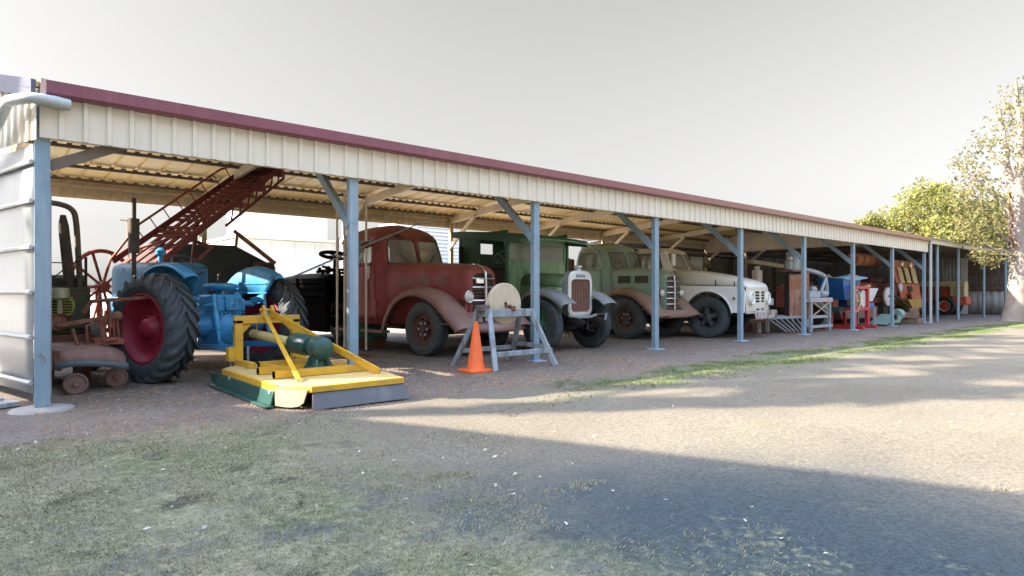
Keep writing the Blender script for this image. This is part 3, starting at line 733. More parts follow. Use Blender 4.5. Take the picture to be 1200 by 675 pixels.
def steering(root,u,v,z,r,tilt,mat,name='steering_wheel',spk=3):
    c=V(u,v,z); ax=V(0,math.sin(tilt),math.cos(tilt)); e0=V(1,0,0); e1=ax.cross(e0)
    mb=MB(); mb.ring(c,r,.014,(e0,e1,ax),28,6)
    for k in range(spk):
        a=2*math.pi*k/spk+.5; mb.tube([c,c+(e0*math.cos(a)+e1*math.sin(a))*r],.009,6)
    mb.tube([c+ax*.02,c-ax*.75],.02,8)
    return build(name,mb,mat,root)
m_lens=M('fogged lamp glass',(.62,.64,.62),.15,.1,.1,9,bump=.05)
m_steer=M('black steering wheel',(.03,.03,.03),.5,0,.2,8)
# ================================================================== faded red truck
m_red=M('faded red paint',(.29,.06,.062),.5,0,.22,2.6,rust=((.15,.075,.05),.2,6),dust=((.25,.17,.14),.4),streak=((.34,.11,.105),.56,2.4),bump=.06)
m_redguard=M('chalky brown red guard',(.24,.12,.105),.6,0,.16,3,second=((.30,.18,.155),.55,2.6),dust=((.36,.28,.25),.5),bump=.06)
m_rimred=M('rusty red rim',(.085,.042,.036),.8,.1,.3,9,rust=((.14,.07,.05),.45,12))
rt=thing('red_truck','faded red vintage truck with split windscreen and chrome barred grille','truck',(6.99,2.05,0),R(7))
cols=[(0,0),(.035,0),(.45,.02),(.79,.075),(.92,.15),(.985,.235),(1,.45),(1,.74),(.985,.87),(.9,.975),(.5,1),(0,1)]
lev=[(z_,w_,f_-.13,b_-.28,*l_) for z_,w_,f_,b_,*l_ in [(.52,.86,1.22,2.88),(.8,.9,1.22,2.9),(1.2,.92,1.24,2.92),(1.5,.915,1.27,2.92),(1.69,.90,1.30,2.92),(1.95,.865,1.37,2.91),(2.24,.81,1.47,2.88),(2.34,.775,1.53,2.85,.02),(2.44,.69,1.63,2.77,.05),(2.51,.54,1.78,2.6,.05),(2.55,.30,2.0,2.42,.03)]]
body,P=cab(rt,cols,lev,[(1,3,4,6,'ws',.012,.03,.09),(5,8,4,6,'side',.045,.03,.09),(10,11,4,6,'rear',.08,.05,.09)],m_red,m_rubberdark,glass=glass_mat('clouded windscreen',(.88,.9,.87),.5,(.72,.76,.72)))
for sg in (1,-1):
    d=build('door',patch(P,sg,4.75,8.05,.35,3.95,.009),m_red,rt,smooth=60,solid=.012)
    seam(P,sg,4.75,8.05,.35,3.95,d)
    q=P(sg,7.6,3.2); mb=MB(); mb.tube([q+V(sg*.02,0,0),q+V(sg*.06,0,0),q+V(sg*.06,-.12,-.01)],.012,6); build('handle',mb,m_chrome,d)
    mb=MB()
    for z in (.95,1.45): 
        q=P(sg,4.75,1 if z<1 else 3); mb.box((q.x+sg*.02,q.y,z),(.05,.05,.09))
    build('hinge',mb,m_red,d,bevel=.006)
st=[(1.36,.80,.55,1.5,1.76),(1.0,.70,.55,1.48,1.745),(.5,.59,.55,1.46,1.72),(0,.50,.55,1.45,1.695),(-.3,.445,.55,1.43,1.675),(-.48,.405,.56,1.40,1.65),(-.58,.365,.58,1.36,1.61),(-.64,.31,.60,1.30,1.54)]
mb=MB(); mb.loft(hood(st),cap1=True); build('bonnet',mb,m_red,rt,smooth=45,solid=.01)
for sg in (1,-1):
    mb=MB()
    for v0,v1 in ((.62,.98),(.2,.56),(-.2,.14)):
        for k in range(5):
            z=1.30+.034*k
            wA=.49+(.70-.49)*max(0,v0); wB=.49+(.70-.49)*v1
            mb.bar((sg*(wA+.006),v0,z),(sg*(wB+.006),v1,z),.018,.016)
    build('bonnet_louvre',mb,m_redguard,rt)
# grille
mb=MB(); mb.loft(hood([(-.645,.27,.60,1.28,1.50),(-.65,.26,.62,1.27,1.48)],ex=4),cap0=True,cap1=True); gr=build('grille',mb,m_dark,rt,smooth=40)
mb=MB()
for k in range(13):
    z=.66+.06*k; w=.255
    mb.tube([(-w,-.655,z),(-w*.4,-.675,z),(w*.4,-.675,z),(w,-.655,z)],.012,6)
build('grille_bar',mb,M('dull red grille bar',(.15,.05,.045),.5,.1,.2,5),gr)
for z in (.75,1.0,1.24,1.40):
    mb=MB(); w=.285; mb.tube([(-w,-.65,z),(-w*.4,-.695,z),(w*.4,-.695,z),(w,-.65,z)],.017,8); build('chrome_bar',mb,m_chrome,gr)
mb=MB(); mb.tube([(0,-.715,.62),(0,-.715,1.3),(0,-.70,1.52),(0,-.63,1.60),(0,-.5,1.655)],[.026]*5,8); mb.box((0,-.705,.95),(.05,.03,.66)); build('chrome_strip',mb,m_chrome,gr)
mb=MB(); mb.box((-.13,-.685,1.36),(.2,.03,.10)); build('grille_badge',mb,m_chrome,gr,bevel=.006)
for sg in (1,-1):
    path=[(1.23,.44),(1.1,.72),(.86,1.0),(.5,1.165),(.1,1.19),(-.28,1.08),(-.56,.90),(-.78,.72),(-.95,.60),(-1.02,.52)]
    mb=guard(path,.40,.945,lip=.07,crown=.05)
    if sg<0: mb.v=[(-a,b,c) for a,b,c in mb.v]
    build('mudguard',mb,m_redguard,rt,smooth=60,solid=.012)
    headlamp(rt,sg*.43,-.70,1.07,.105,m_red,m_chrome)
    wheel(rt,sg*.80,0,.50,.24,.285,m_rimred,sg,'disc',m_hub=m_galv)
    mb=MB(); mb.bar((sg*.35,-.55,.8),(sg*.55,-.85,.62),.5,.02); build('inner_guard',mb,m_redguard,rt)
mb=MB(); mb.loft([[V(u,-.80-.26*(1-(u/.92)**2)-d,z) for u in [-.92+.184*k for k in range(11)]] for d,z in ((-.3,.60),(.0,.585),(.07,.555),(.085,.48),(.06,.44))]); build('front_apron',mb,m_redguard,rt,smooth=60,solid=.012)
mb=MB(); mb.bb(-.42,-.34,-.9,6.6,.42,.58); mb.bb(.34,.42,-.9,6.6,.42,.58); mb.bb(-.6,.6,-.06,.06,.36,.47); mb.bb(-.5,.5,-.95,-.85,.42,.56); build('chassis',mb,m_dark,rt)
for sg in (1,-1): mb=MB(); mb.bb(sg*.82-.1,sg*.82+.1,1.2,2.9,.36,.41); build('running_board',mb,m_rustbrown,rt,bevel=.005)
for sg in (1,-1):
    for q in (0,1): wheel(rt,sg*(.86-.26*q),5.0,.50,.23,.285,m_rimred,sg,'disc')
mb=MB(); mb.tube([(0,-.38,1.6),(0,-.38,1.68)],.04,10); build('filler_cap',mb,m_chrome,rt)
mb=MB(); mb.bb(-.7,.7,2.2,2.75,.85,1.05); mb.box((0,2.72,1.35),(1.4,.14,.6),rot=(-.15,0,0)); build('seat',mb,m_seat,rt,bevel=.04)
steering(rt,.42,1.78,1.62,.23,R(35),m_steer)
for s_ in (1,-1):
    mb=MB(); q0=P(s_,1.6,4.15); q1=P(s_,2.2,4.9); mb.tube([q0+V(0,-.02,0),q1+V(0,-.02,0)],.008,6); build('wiper',mb,m_dark,rt)
# plank sided tray, shade put into its near black colour
mb=MB(); mb.bb(-.96,.96,3.05,6.9,.92,1.02)
for z in (1.12,1.26,1.40): mb.bb(-.98,-.935,3.05,6.9,z-.055,z+.055); mb.bb(.935,.98,3.05,6.9,z-.055,z+.055)
mb.bb(-.93,.93,3.05,3.1,1.03,1.5); mb.bb(-.93,.93,6.85,6.9,1.03,1.45)
for v in (3.1,4.3,5.5,6.8): mb.bb(-1.0,-.975,v-.03,v+.03,.8,1.47)
mb.bb(-.97,-.9,3.05,6.9,.30,.9); mb.bb(-.925,-.915,3.05,6.9,.9,1.44); mb.bb(.9,.97,3.05,6.9,.3,.9); mb.bb(-.9,.9,6.8,6.85,.3,.9)  # added skirts, black where only shade lies below the tray
build('tray',mb,m_black,rt,bevel=.006)
mb=MB(); mb.sphere((0,5,1.28),1,20,10,sx=.92,sy=1.9,sz=.32,jit=.06); build('tray_cover',mb,m_black,rt,smooth=80)
# ================================================================== green vintage truck with open cab
m_gd=M('dark green paint',(.038,.125,.07),.55,0,.25,3,rust=((.05,.06,.045),.2,7),bump=.06)
m_gl=M('light green paint',(.27,.43,.25),.55,0,.2,3,streak=((.075,.17,.10),.56,4),rust=((.12,.1,.07),.14,7),bump=.05)
m_gh=M('mid green bonnet paint',(.125,.215,.12),.5,0,.2,3,dust=((.2,.24,.18),.4),rust=((.07,.08,.05),.18,8),bump=.05)
m_ggrey=M('faded grey guard',(.24,.26,.27),.55,.15,.2,4,second=((.33,.34,.34),.55,3),bump=.06)
m_rimg=M('teal green rim',(.045,.13,.085),.7,0,.3,8,rust=((.06,.07,.05),.35,9))
m_silver=M('dull silver radiator shell',(.55,.58,.60),.3,.55,.12,5,bump=.03)
gt=thing('green_truck','green vintage truck with open sided cab and tall silver radiator','truck',(9.05,1.2,0))
mb=MB()
for sg in (-1,1):
    mb.prism([(1.75,.75),(2.5,.75),(2.5,2.48),(1.75,2.42)],'x',sg*.86-.015,sg*.86+.015)
    mb.prism([(.84,.75),(1.75,.75),(1.75,1.02),(.84,1.02)],'x',sg*.855-.015,sg*.855+.015)
    mb.bb(sg*.86-.03,sg*.86+.03,.82,.9,.75,2.33)
    mb.bb(sg*.855-.02,sg*.855+.02,.84,1.75,2.32,2.42)
mb.bb(-.86,.86,2.47,2.5,.75,2.02); mb.bb(-.86,-.36,2.47,2.5,2.02,2.27); mb.bb(.08,.86,2.47,2.5,2.02,2.27); mb.bb(-.86,.86,2.47,2.5,2.27,2.47)
mb.bb(-.83,.83,.95,2.46,.75,.8)
cb=build('cab',mb,m_gd,gt,bevel=.006)
mb=MB()
sec=lambda v,z,t: [V(-.97+1.94*k/10,v,z+.05*(1-((k-5)/5)**2)+t) for k in range(11)]
mb.loft([sec(.35,2.22,0),sec(.8,2.29,0),sec(1.6,2.39,0),sec(2.6,2.47,0)]); build('roof',mb,m_gd,gt,smooth=60,solid=.05)
for sg in (-1,1):
    mb=MB(); mb.prism([(.35,2.12),(2.6,2.36),(2.6,2.49),(.35,2.24)],'x',sg*.975-.012,sg*.975+.012); build('roof_valance',mb,m_gd,gt,bevel=.004)
mb=MB(); mb.loft([sec(.22,2.16,0),sec(.95,2.265,0)]); build('visor',mb,m_gl,gt,smooth=60,solid=.03)
mb=MB(); mb.bb(-.83,.83,.86,.9,1.05,1.80); mb.bb(-.83,-.78,.85,.91,1.8,2.25); mb.bb(.78,.83,.85,.91,1.8,2.25); mb.bb(-.83,.83,.85,.91,2.16,2.27); mb.bb(-.83,.83,.85,.91,1.78,1.83); mb.bb(-.012,.012,.85,.905,1.82,2.2)
build('front_panel',mb,m_gl,gt,bevel=.005)
mb=MB(); mb.bb(-.78,.78,.875,.882,1.83,2.16); build('windscreen',mb,m_glassdirty,gt)
mb=MB(); mb.bb(-.7,.7,1.75,2.3,.95,1.12); mb.box((0,2.3,1.4),(1.4,.14,.6),rot=(-.15,0,0)); build('seat',mb,m_seat,gt,bevel=.04)
steering(gt,-.25,1.75,1.93,.21,R(38),M('grey steering wheel',(.45,.45,.44),.5,0,.2,8),spk=4)
mb=MB(); mb.ring((-.80,.95,2.18),.05,.02,'y',16,6); mb.tube([(-.82,.93,2.3),(-.80,.95,2.22)],.006,5); build('hanging_horn',mb,m_galv,gt)
mb=MB(); mb.tube([(-.93,2.35,1.75),(-.93,2.35,2.15)],.05,10); mb.tube([(-.93,2.35,2.15),(-.93,2.34,2.3),(-.9,2.4,2.36)],.012,6); build('side_lamp',mb,m_dark,gt)
st=[(.86,.50,.72,1.30,1.56),(.4,.455,.72,1.27,1.535),(-.05,.40,.72,1.25,1.51),(-.22,.37,.72,1.24,1.50)]
H_=hood(st,ex=2.6)
mb=MB(); mb.loft([r[1:-1] for r in H_]); build('bonnet',mb,m_gh,gt,smooth=50,solid=.008)
mb=MB()
for sg in (0,-1): mb.loft([[r[sg],r[1 if sg==0 else -2]] for r in H_])
bs=build('bonnet_side',mb,m_gl,gt,solid=.008)
mb=MB()
for sg in (1,-1):
    for k in range(14):
        v=.62-.05*k; w=.40+(.455-.40)*(v+.05)/.45+.008; mb.bar((sg*w,v,.92),(sg*w,v,1.2),.022,.02,up=(1,0,0))
build('side_louvre',mb,m_gl,bs)
def rshell(y,k=1.0):
    out=[];W=.345*k
    for a in range(0,13):
        t=math.pi*(1-a/12); cx=math.cos(t); sx=math.sin(t); out.append(V(W*math.copysign(abs(cx)**.55,cx),y,1.30+.28*k*abs(sx)**.7))
    return [V(-W*.72,y,.64+.0*(1-k)),V(-W,y,.78)]+out+[V(W,y,.78),V(W*.72,y,.64)]
def rinner(y,k=.78):
    W=.345*k; out=[]
    for a in range(0,13):
        t=math.pi*(1-a/12); cx=math.cos(t); sx=math.sin(t); out.append(V(W*math.copysign(abs(cx)**.4,cx),y,1.28+.13*abs(sx)**.5))
    return [V(-W*.8,y,.76),V(-W,y,.82)]+out+[V(W,y,.82),V(W*.8,y,.76)]
mb=MB(); mb.loft([rinner(-.33),rinner(-.375),rshell(-.375,.93),rshell(-.36,1.0),rshell(-.2,1.0)],ring=True); rad=build('radiator_shell',mb,m_silver,gt,smooth=45)
mb=MB(); mb.loft([rinner(-.335,.79)],ring=True,cap0=True); rc=build('radiator_core',mb,m_rustbrown,rad)
mb=MB()
for k in range(12): u=-.25+.5*k/11; mb.bar((u,-.342,.78),(u,-.342,1.39),.008,.012)
for k in range(12): z=.82+.05*k; mb.bar((-.26,-.343,z),(.26,-.343,z),.006,.006)
build('core_fin',mb,m_rust,rad)
mb=MB(); mb.lathe([(.075,0),(.075,.03),(.05,.04),(.05,.06),(.085,.065),(.085,.095),(.03,.11),(0,.11)],(0,-.29,1.575),'z',20); build('radiator_cap',mb,m_silver,rad)
mb=MB(); mb.bb(-.13,.13,-.385,-.372,1.44,1.50); build('radiator_badge',mb,m_ggrey,rad,bevel=.003)
for sg in (1,-1):
    path=[(.98,.62),(.80,.82),(.62,1.02),(.36,1.16),(.05,1.19),(-.28,1.13),(-.52,1.02),(-.66,.92)]
    mb=guard(path,.36,.79,lip=.05,crown=.03)
    if sg<0: mb.v=[(-a,b,c) for a,b,c in mb.v]
    build('mudguard',mb,m_ggrey,gt,smooth=60,solid=.01)
    wheel(gt,sg*.69,0,.515,.17,.30,m_rimg,sg,'plain',m_hub=m_dark)
    wheel(gt,sg*.72,4.1,.515,.2,.30,m_rimg,sg,'plain')
    mb=MB(); mb.prism([(-.75,.60),(-.55,.66),(-.1,.70),(.9,.70),(.9,.62),(-.1,.60),(-.5,.56),(-.72,.53)],'x',sg*.30-.03,sg*.30+.03); build('frame_rail',mb,m_dark,gt)
    mb=MB(); 
    for k in range(5): mb.tube([(sg*.30,-.70+.06*k,.56-.02*k),(sg*.30,0,.44-.02*k),(sg*.30,.62-.06*k,.58-.02*k)],.018,6)
    build('leaf_spring',mb,m_dark,gt)
mb=MB(); mb.bb(-.62,.62,-.04,.04,.40,.47); mb.tube([(-.6,-.2,.46),(.6,-.2,.46)],.018,8); mb.tube([(0,-.4,.60),(0,-.55,.56),(0,-.56,.42),(.0,-.7,.41)],.016,8); build('front_axle',mb,m_dark,gt,bevel=.008)
mb=MB(); mb.tube([(.32,-.72,.6),(.5,-.6,.72),(.6,-.2,.7),(.58,-.05,.55)],.02,8); mb.tube([(-.4,-.42,.70),(-.2,-.44,.66),(.2,-.44,.66),(.4,-.42,.70)],.03,8); build('steering_link',mb,m_ggrey,gt)
mb=MB(); mb.bb(-.9,.9,2.6,5.6,.92,1.0); mb.bb(-.9,.9,2.6,2.65,1.0,1.5); build('tray',mb,m_woodbrown,gt,bevel=.006)
for sg in (1,-1): mb=MB(); mb.bb(sg*.76-.14,sg*.76+.14,.7,2.4,.44,.48); build('running_board',mb,m_dark,gt)
# ================================================================== sage green truck with rusty guards
m_sage=M('sage green paint',(.27,.40,.335),.6,0,.2,2.6,rust=((.18,.14,.1),.2,5),dust=((.3,.28,.22),.35),streak=((.33,.45,.38),.56,3),bump=.06)
m_rimr=M('rusty rim',(.09,.055,.048),.85,.1,.3,9,rust=((.14,.08,.06),.4,12))
sg_t=thing('sage_truck','sage green rounded cab truck with rusty brown mudguards and barred grille','truck',(13.0,2.2,0))
lev=[(.58,.80,.50,1.78),(.9,.84,.50,1.80),(1.3,.86,.52,1.82),(1.55,.855,.55,1.82),(1.74,.84,.57,1.82),(2.0,.80,.65,1.80),(2.22,.755,.74,1.76),(2.31,.71,.81,1.72,.02),(2.39,.62,.92,1.62,.05),(2.44,.45,1.05,1.48,.05),(2.47,.22,1.18,1.35,.02)]
body,P=cab(sg_t,cols,lev,[(1,3,4,6,'ws',.012,.03,.08),(5,8,4,6,'side',.04,.03,.12),(10,11,4,6,'rear',.08,.05,.09)],m_sage,m_rubberdark,glass=glass_mat('greenish clouded glass',(.85,.88,.82),.46,(.62,.66,.58)))
for s_ in (1,-1):
    d=build('door',patch(P,s_,4.8,8.05,.35,3.95,.009),m_sage,sg_t,smooth=60,solid=.012)
    seam(P,s_,4.82,8.08,.35,3.95,d)
    q=P(s_,7.6,3.2); mb=MB(); mb.tube([q+V(s_*.02,0,0),q+V(s_*.06,0,0),q+V(s_*.06,-.12,-.01)],.012,6); build('handle',mb,m_dark,d)
st=[(.62,.70,.6,1.5,1.80),(.2,.58,.6,1.48,1.78),(-.2,.46,.6,1.45,1.745),(-.5,.36,.6,1.42,1.70),(-.66,.30,.6,1.36,1.64),(-.74,.25,.62,1.3,1.56)]
Hs=hood(st)
mb=MB(); mb.loft(Hs,cap1=True); build('bonnet',mb,m_sage,sg_t,smooth=45,solid=.01)
m_vent=M('dark green grey vent',(.06,.07,.055),.7,0,.2,6)
for s_ in (1,-1):
    for va,vb in ((.1,.42),(-.34,-.02)):
        mb=MB()
        wa=.58-(.2-va)*.3+.007; wb=.58+(vb-.2)*.3+.007
        mb.add([(s_*wa,va,1.38),(s_*wb,vb,1.38),(s_*wb,vb,1.56),(s_*wa,va,1.56),(s_*(wa+.02),va,1.38),(s_*(wb+.02),vb,1.38),(s_*(wb+.02),vb,1.56),(s_*(wa+.02),va,1.56)],[(0,1,2,3),(4,5,6,7),(0,1,5,4),(2,3,7,6),(1,2,6,5),(0,3,7,4)])
        build('vent_panel',mb,m_vent,sg_t,bevel=.006)
mb=MB(); mb.loft(hood([(-.745,.235,.72,1.3,1.54),(-.755,.225,.74,1.29,1.52)],ex=5),cap0=True,cap1=True); gr=build('grille',mb,M('brown grille core',(.085,.055,.05),.8,0,.2,9),sg_t)
for z in (.86,1.0,1.14,1.28,1.42):
    mb=MB(); mb.tube([(-.245,-.755,z),(-.1,-.80,z),(.1,-.80,z),(.245,-.755,z)],.014,8); build('chrome_bar',mb,m_chrome,gr)
mb=MB(); mb.tube([(0,-.815,.72),(0,-.82,1.4),(0,-.79,1.55),(0,-.7,1.66)],.02,8); build('chrome_strip',mb,m_chrome,gr)
for s_ in (1,-1):
    path=[(1.0,.72),(.86,.92),(.62,1.10),(.3,1.19),(0,1.19),(-.3,1.10),(-.55,.94),(-.75,.76),(-.92,.64),(-.98,.56)]
    mb=guard(path,.36,.92,lip=.06,crown=.06)
    if s_<0: mb.v=[(-a,b,c) for a,b,c in mb.v]
    build('mudguard',mb,m_rustbrown,sg_t,smooth=60,solid=.012)
    headlamp(sg_t,s_*.40,-.72,1.13,.095,m_rustbrown,m_rustbrown)
    wheel(sg_t,s_*.78,0,.52,.24,.29,m_rimr,s_,'disc',m_hub=m_galv)
    wheel(sg_t,s_*.8,3.6,.52,.24,.29,m_rimr,s_,'disc')
mb=MB(); mb.loft([[V(u,-.80-.13*(1-(u/.9)**2)-d,z) for u in [-.9+.18*k for k in range(11)]] for d,z in ((-.3,.74),(.0,.70),(.06,.66),(.07,.56),(.05,.53))]); build('front_apron',mb,m_rustbrown,sg_t,smooth=60,solid=.012)
mb=MB(); mb.bb(-.42,-.34,-.7,5,.44,.58); mb.bb(.34,.42,-.7,5,.44,.58); mb.bb(-.6,.6,-.06,.06,.38,.48); build('chassis',mb,m_dark,sg_t)
mb=MB(); mb.bb(-.9,.9,1.95,5.2,.9,1.0); mb.bb(-.9,.9,1.95,2.0,1.0,1.35); build('tray',mb,m_woodbrown,sg_t,bevel=.006)
mb=MB(); mb.bb(-.66,.66,1.2,1.6,.9,1.08); mb.box((0,1.62,1.38),(1.3,.14,.6),rot=(-.15,0,0)); build('seat',mb,m_seat,sg_t,bevel=.04)
steering(sg_t,.38,.98,1.66,.22,R(35),m_steer)
for s_ in (1,-1):
    mb=MB(); q0=P(s_,1.6,4.1); q1=P(s_,1.9,4.9); mb.tube([q0+V(0,-.02,0),q1+V(0,-.02,0)],.008,6); build('wiper',mb,m_dark,sg_t)
# ================================================================== white truck
m_wh=M('chalky white paint',(.78,.77,.70),.5,0,.08,2,rust=((.33,.2,.13),.14,6),streak=((.52,.48,.40),.6,2.5),dust=((.5,.43,.34),.4),bump=.04)
m_whside=M('white fender paint',(.82,.83,.82),.45,0,.08,2,rust=((.3,.2,.14),.13,8),bump=.03)
m_rimb=M('black cast wheel',(.05,.06,.068),.6,.1,.3,8)
wt=thing('white_truck','chalky white bonneted truck with slotted front and black spoked wheels','truck',(14.98,1.33,0),R(12))
colw=[(0,0),(.03,0),(.5,.035),(.84,.11),(.95,.18),(1,.24),(1,.5),(1,.8),(1,.9),(.95,.98),(.5,1),(0,1)]
lev=[(.66,.90,.72,2.1),(1.0,.95,.72,2.12),(1.3,.96,.75,2.13),(1.55,.95,.80,2.13),(1.74,.93,.84,2.13),(2.0,.88,.98,2.11),(2.21,.835,1.09,2.08),(2.29,.80,1.16,2.05,.01),(2.34,.72,1.26,1.97,.02),(2.36,.55,1.4,1.85,.02)]
body,P=cab(wt,colw,lev,[(1,3,4,6,'ws',.008,.025,.06),(5,8,4,6,'side',.04,.03,.05),(10,11,4,6,'rear',.08,.05,.09)],m_wh,m_rubberdark,glass=m_glassdirty)
for s_ in (1,-1):
    d=build('door',patch(P,s_,4.85,8.1,.35,3.95,.009),m_whside,wt,smooth=60,solid=.012)
    seam(P,s_,4.82,8.08,.35,3.95,d)
    q=P(s_,7.6,3.2); mb=MB(); mb.tube([q+V(s_*.02,0,0),q+V(s_*.05,0,0),q+V(s_*.05,-.14,0)],.012,6); build('handle',mb,m_chrome,d)
    if s_<0:
      mb=MB(); mb.tube([(s_*.93,.95,1.80),(s_*1.12,.85,1.86),(s_*1.12,.85,2.12),(s_*.9,.98,2.2)],.012,6); mb.box((s_*1.13,.83,1.99),(.17,.05,.30)); build('mirror',mb,m_wh,wt,bevel=.02)
    poly=[(-.93,.64),(-.95,1.15),(-.90,1.25),(-.7,1.29),(.72,1.33),(.72,.70),(.62,.70)]
    arc=[(.60*math.cos(t),.54+.62*math.sin(t)) for t in [R(12+k*13) for k in range(13)]]
    poly+=arc+[(-.62,.64)]
    mb=MB(); mb.prism(poly,'x',s_*.95,s_*1.0); mb2=build('wing',mb,m_whside,wt,bevel=.014)
    mb=MB(); pts=[(s_*1.0,.63*math.cos(t),.54+.65*math.sin(t)) for t in [R(8+k*11.7) for k in range(15)]]; mb.tube(pts,.022,8); build('arch_lip',mb,m_whside,mb2)
    mb=MB(); mb.lathe([(.036,0),(.036,.02),(0,.028)],(s_*1.0,-.68,1.0),'x',16,sgn=s_); build('side_light',mb,M('orange brown lamp',(.3,.12,.05),.3,0,.1,9,bump=0),mb2)
    wheel(wt,s_*.86,0,.525,.27,.29,m_rimb,s_,'spoke')
    wheel(wt,s_*.8,4.0,.525,.27,.29,m_rimb,s_,'disc')
st=[(.86,.95,1.29,1.60,1.76),(.4,.94,1.29,1.57,1.71),(0,.93,1.29,1.52,1.64),(-.4,.91,1.28,1.45,1.555),(-.75,.89,1.27,1.38,1.46),(-.92,.87,1.25,1.31,1.375),(-.96,.85,1.24,1.27,1.31)]
mb=MB(); mb.loft(hood(st,ex=6),cap1=True); bo=build('bonnet',mb,m_wh,wt,smooth=45,solid=.01)
mb=MB(); mb.tube([(-.94,.72,1.345),(-.955,-.2,1.31),(-.94,-.75,1.29)],.012,6); build('bonnet_seam',mb,m_dark,bo)
mb=MB(); mb.bb(-.95,.95,-.60,.72,1.24,1.28); build('wing_top',mb,m_whside,wt)
# front with slots: built from strips round the openings
mb=MB(); z0,z1=.62,1.27
slots=[(u0,u0+.32,z,z+.052) for z in (.97,1.045,1.12) for u0 in (-.40,.08)]+[(-.37,-.07,.895,.945),(.07,.37,.895,.945),(-.32,-.08,.70,.74),(.08,.32,.70,.74)]
us=sorted({-.95,.95}|{a for s in slots for a in s[:2]}); zs=sorted({z0,z1}|{a for s in slots for a in s[2:]})
def fv(u): return -.95-.07*(1-(u/.95)**2)
for i in range(len(us)-1):
    for j in range(len(zs)-1):
        um=(us[i]+us[i+1])/2; zm=(zs[j]+zs[j+1])/2
        if any(a<um<b and c<zm<d for a,b,c,d in slots): continue
        mb.add([(us[i],fv(us[i]),zs[j]),(us[i+1],fv(us[i+1]),zs[j]),(us[i+1],fv(us[i+1]),zs[j+1]),(us[i],fv(us[i]),zs[j+1])],[(0,1,2,3)])
fp=build('front_panel',mb,M('cream white front paint',(.62,.58,.48),.5,0,.08,3,rust=((.35,.2,.12),.2,7),bump=.03),wt,smooth=0,solid=.012)
mb=MB(); mb.bb(-.9,.9,-.86,-.83,.62,1.2); build('grille_recess',mb,m_rubberdark,wt)
for s_ in (1,-1):
    mb=MB(); mb.lathe([(.17,.03),(.17,-.03),(.15,-.055),(.115,-.04),(.11,0)],(s_*.70,-1.0,1.0),'y',28); h=build('headlight',mb,m_wh,wt)
    mb=MB(); mb.lathe([(.112,-.01),(.08,-.03),(0,-.04)],(s_*.70,-1.0,1.0),'y',24); build('lens',mb,m_lens,h)
mb=MB(); mb.loft([[V(u,-1.16-.05*(1-(u/.98)**2)+d,z) for u in [-.98+.196*k for k in range(11)]] for d,z in ((.08,.68),(0,.68),(-.02,.66),(-.02,.50),(0,.48),(.08,.48))]); build('bumper',mb,M('rusty chrome bumper',(.4,.38,.36),.55,.3,.15,5,rust=((.2,.12,.09),.5,5),bump=.1),wt,smooth=40,solid=.012)
mb=MB(); mb.bb(-.5,.5,-1.05,-.9,.38,.47); build('tow_bar',mb,m_rust,wt,bevel=.02)
mb=MB(); mb.bb(-.42,-.34,-1,5,.5,.64); mb.bb(.34,.42,-1,5,.5,.64); mb.bb(-.7,.7,-.06,.06,.44,.54); build('chassis',mb,m_dark,wt)
mb=MB(); mb.bb(-.96,.96,-.6,.72,.56,.60); build('under_tray',mb,m_dark,wt)
mb=MB(); mb.bb(-1,1,2.2,5.2,1.0,1.1); mb.bb(-1,1,2.2,2.25,1.1,1.9); build('tray',mb,m_woodbrown,wt)
mb=MB(); mb.bb(-.74,.74,1.4,1.9,.95,1.1); mb.box((0,1.94,1.4),(1.4,.14,.6),rot=(-.15,0,0)); build('seat',mb,m_seat,wt,bevel=.04)
steering(wt,.42,1.2,1.68,.22,R(30),m_steer)
for a_,b_ in (((-.98,-.68,1.27),(-.98,-.68,1.42)),((-.93,-.2,1.3),(-.93,-.2,1.46))): mb=MB(); mb.cyl(a_,b_,.013,6); build('marker_post',mb,m_dark,wt)
# ================================================================== dark army style truck at the back
m_olive=M('dark olive paint',(.03,.036,.028),.6,0,.3,3,rust=((.06,.045,.03),.25,6),dust=((.17,.16,.12),.3),bump=.06)
dt=thing('olive_truck','dark olive flat guarded truck with canvas cab behind the white truck','truck',(18.35,3.3,0))
st=[(1.2,.62,.8,1.5,1.74),(.3,.52,.8,1.46,1.68),(-.7,.44,.8,1.42,1.62)]
mb=MB(); mb.loft(hood(st,ex=4),cap1=True); build('bonnet',mb,m_olive,dt,smooth=45,solid=.01)
mb=MB()
for k in range(9): mb.bar((-.36+.09*k,-.72,.85),(-.36+.09*k,-.72,1.5),.03,.03)
mb.bb(-.44,.44,-.74,-.70,1.5,1.56); build('grille',mb,m_olive,dt)
for s_ in (1,-1):
    mb=MB(); mb.prism([(-.65,.96),(.62,1.12),(.95,.7),(.95,.66),(.58,1.06),(-.65,.92)],'x',s_*.42,s_*.98); build('mudguard',mb,m_olive,dt,bevel=.008)
    headlamp(dt,s_*.62,-.6,1.24,.12,m_olive,m_chrome)
    wheel(dt,s_*.8,0,.5,.26,.26,m_rimb,s_,'disc')
    mb=MB(); mb.bb(s_*.86-.02,s_*.86+.02,1.2,2.5,.8,1.7); mb.bb(s_*.86-.03,s_*.86+.03,1.2,1.27,1.7,2.45); mb.bb(s_*.86-.03,s_*.86+.03,2.43,2.5,1.7,2.5); build('cab_side',mb,m_olive,dt)
mb=MB(); mb.bb(-.88,.88,1.18,1.24,1.5,1.76); mb.bb(-.88,.88,1.18,1.25,2.36,2.46); mb.bb(-.02,.02,1.18,1.25,1.76,2.4); mb.bb(-.86,.86,2.46,2.5,.8,1.7); build('screen_frame',mb,m_olive,dt)
mb=MB(); mb.bb(-.84,.84,1.205,1.212,1.76,2.36); build('windscreen',mb,m_glassdirty,dt)
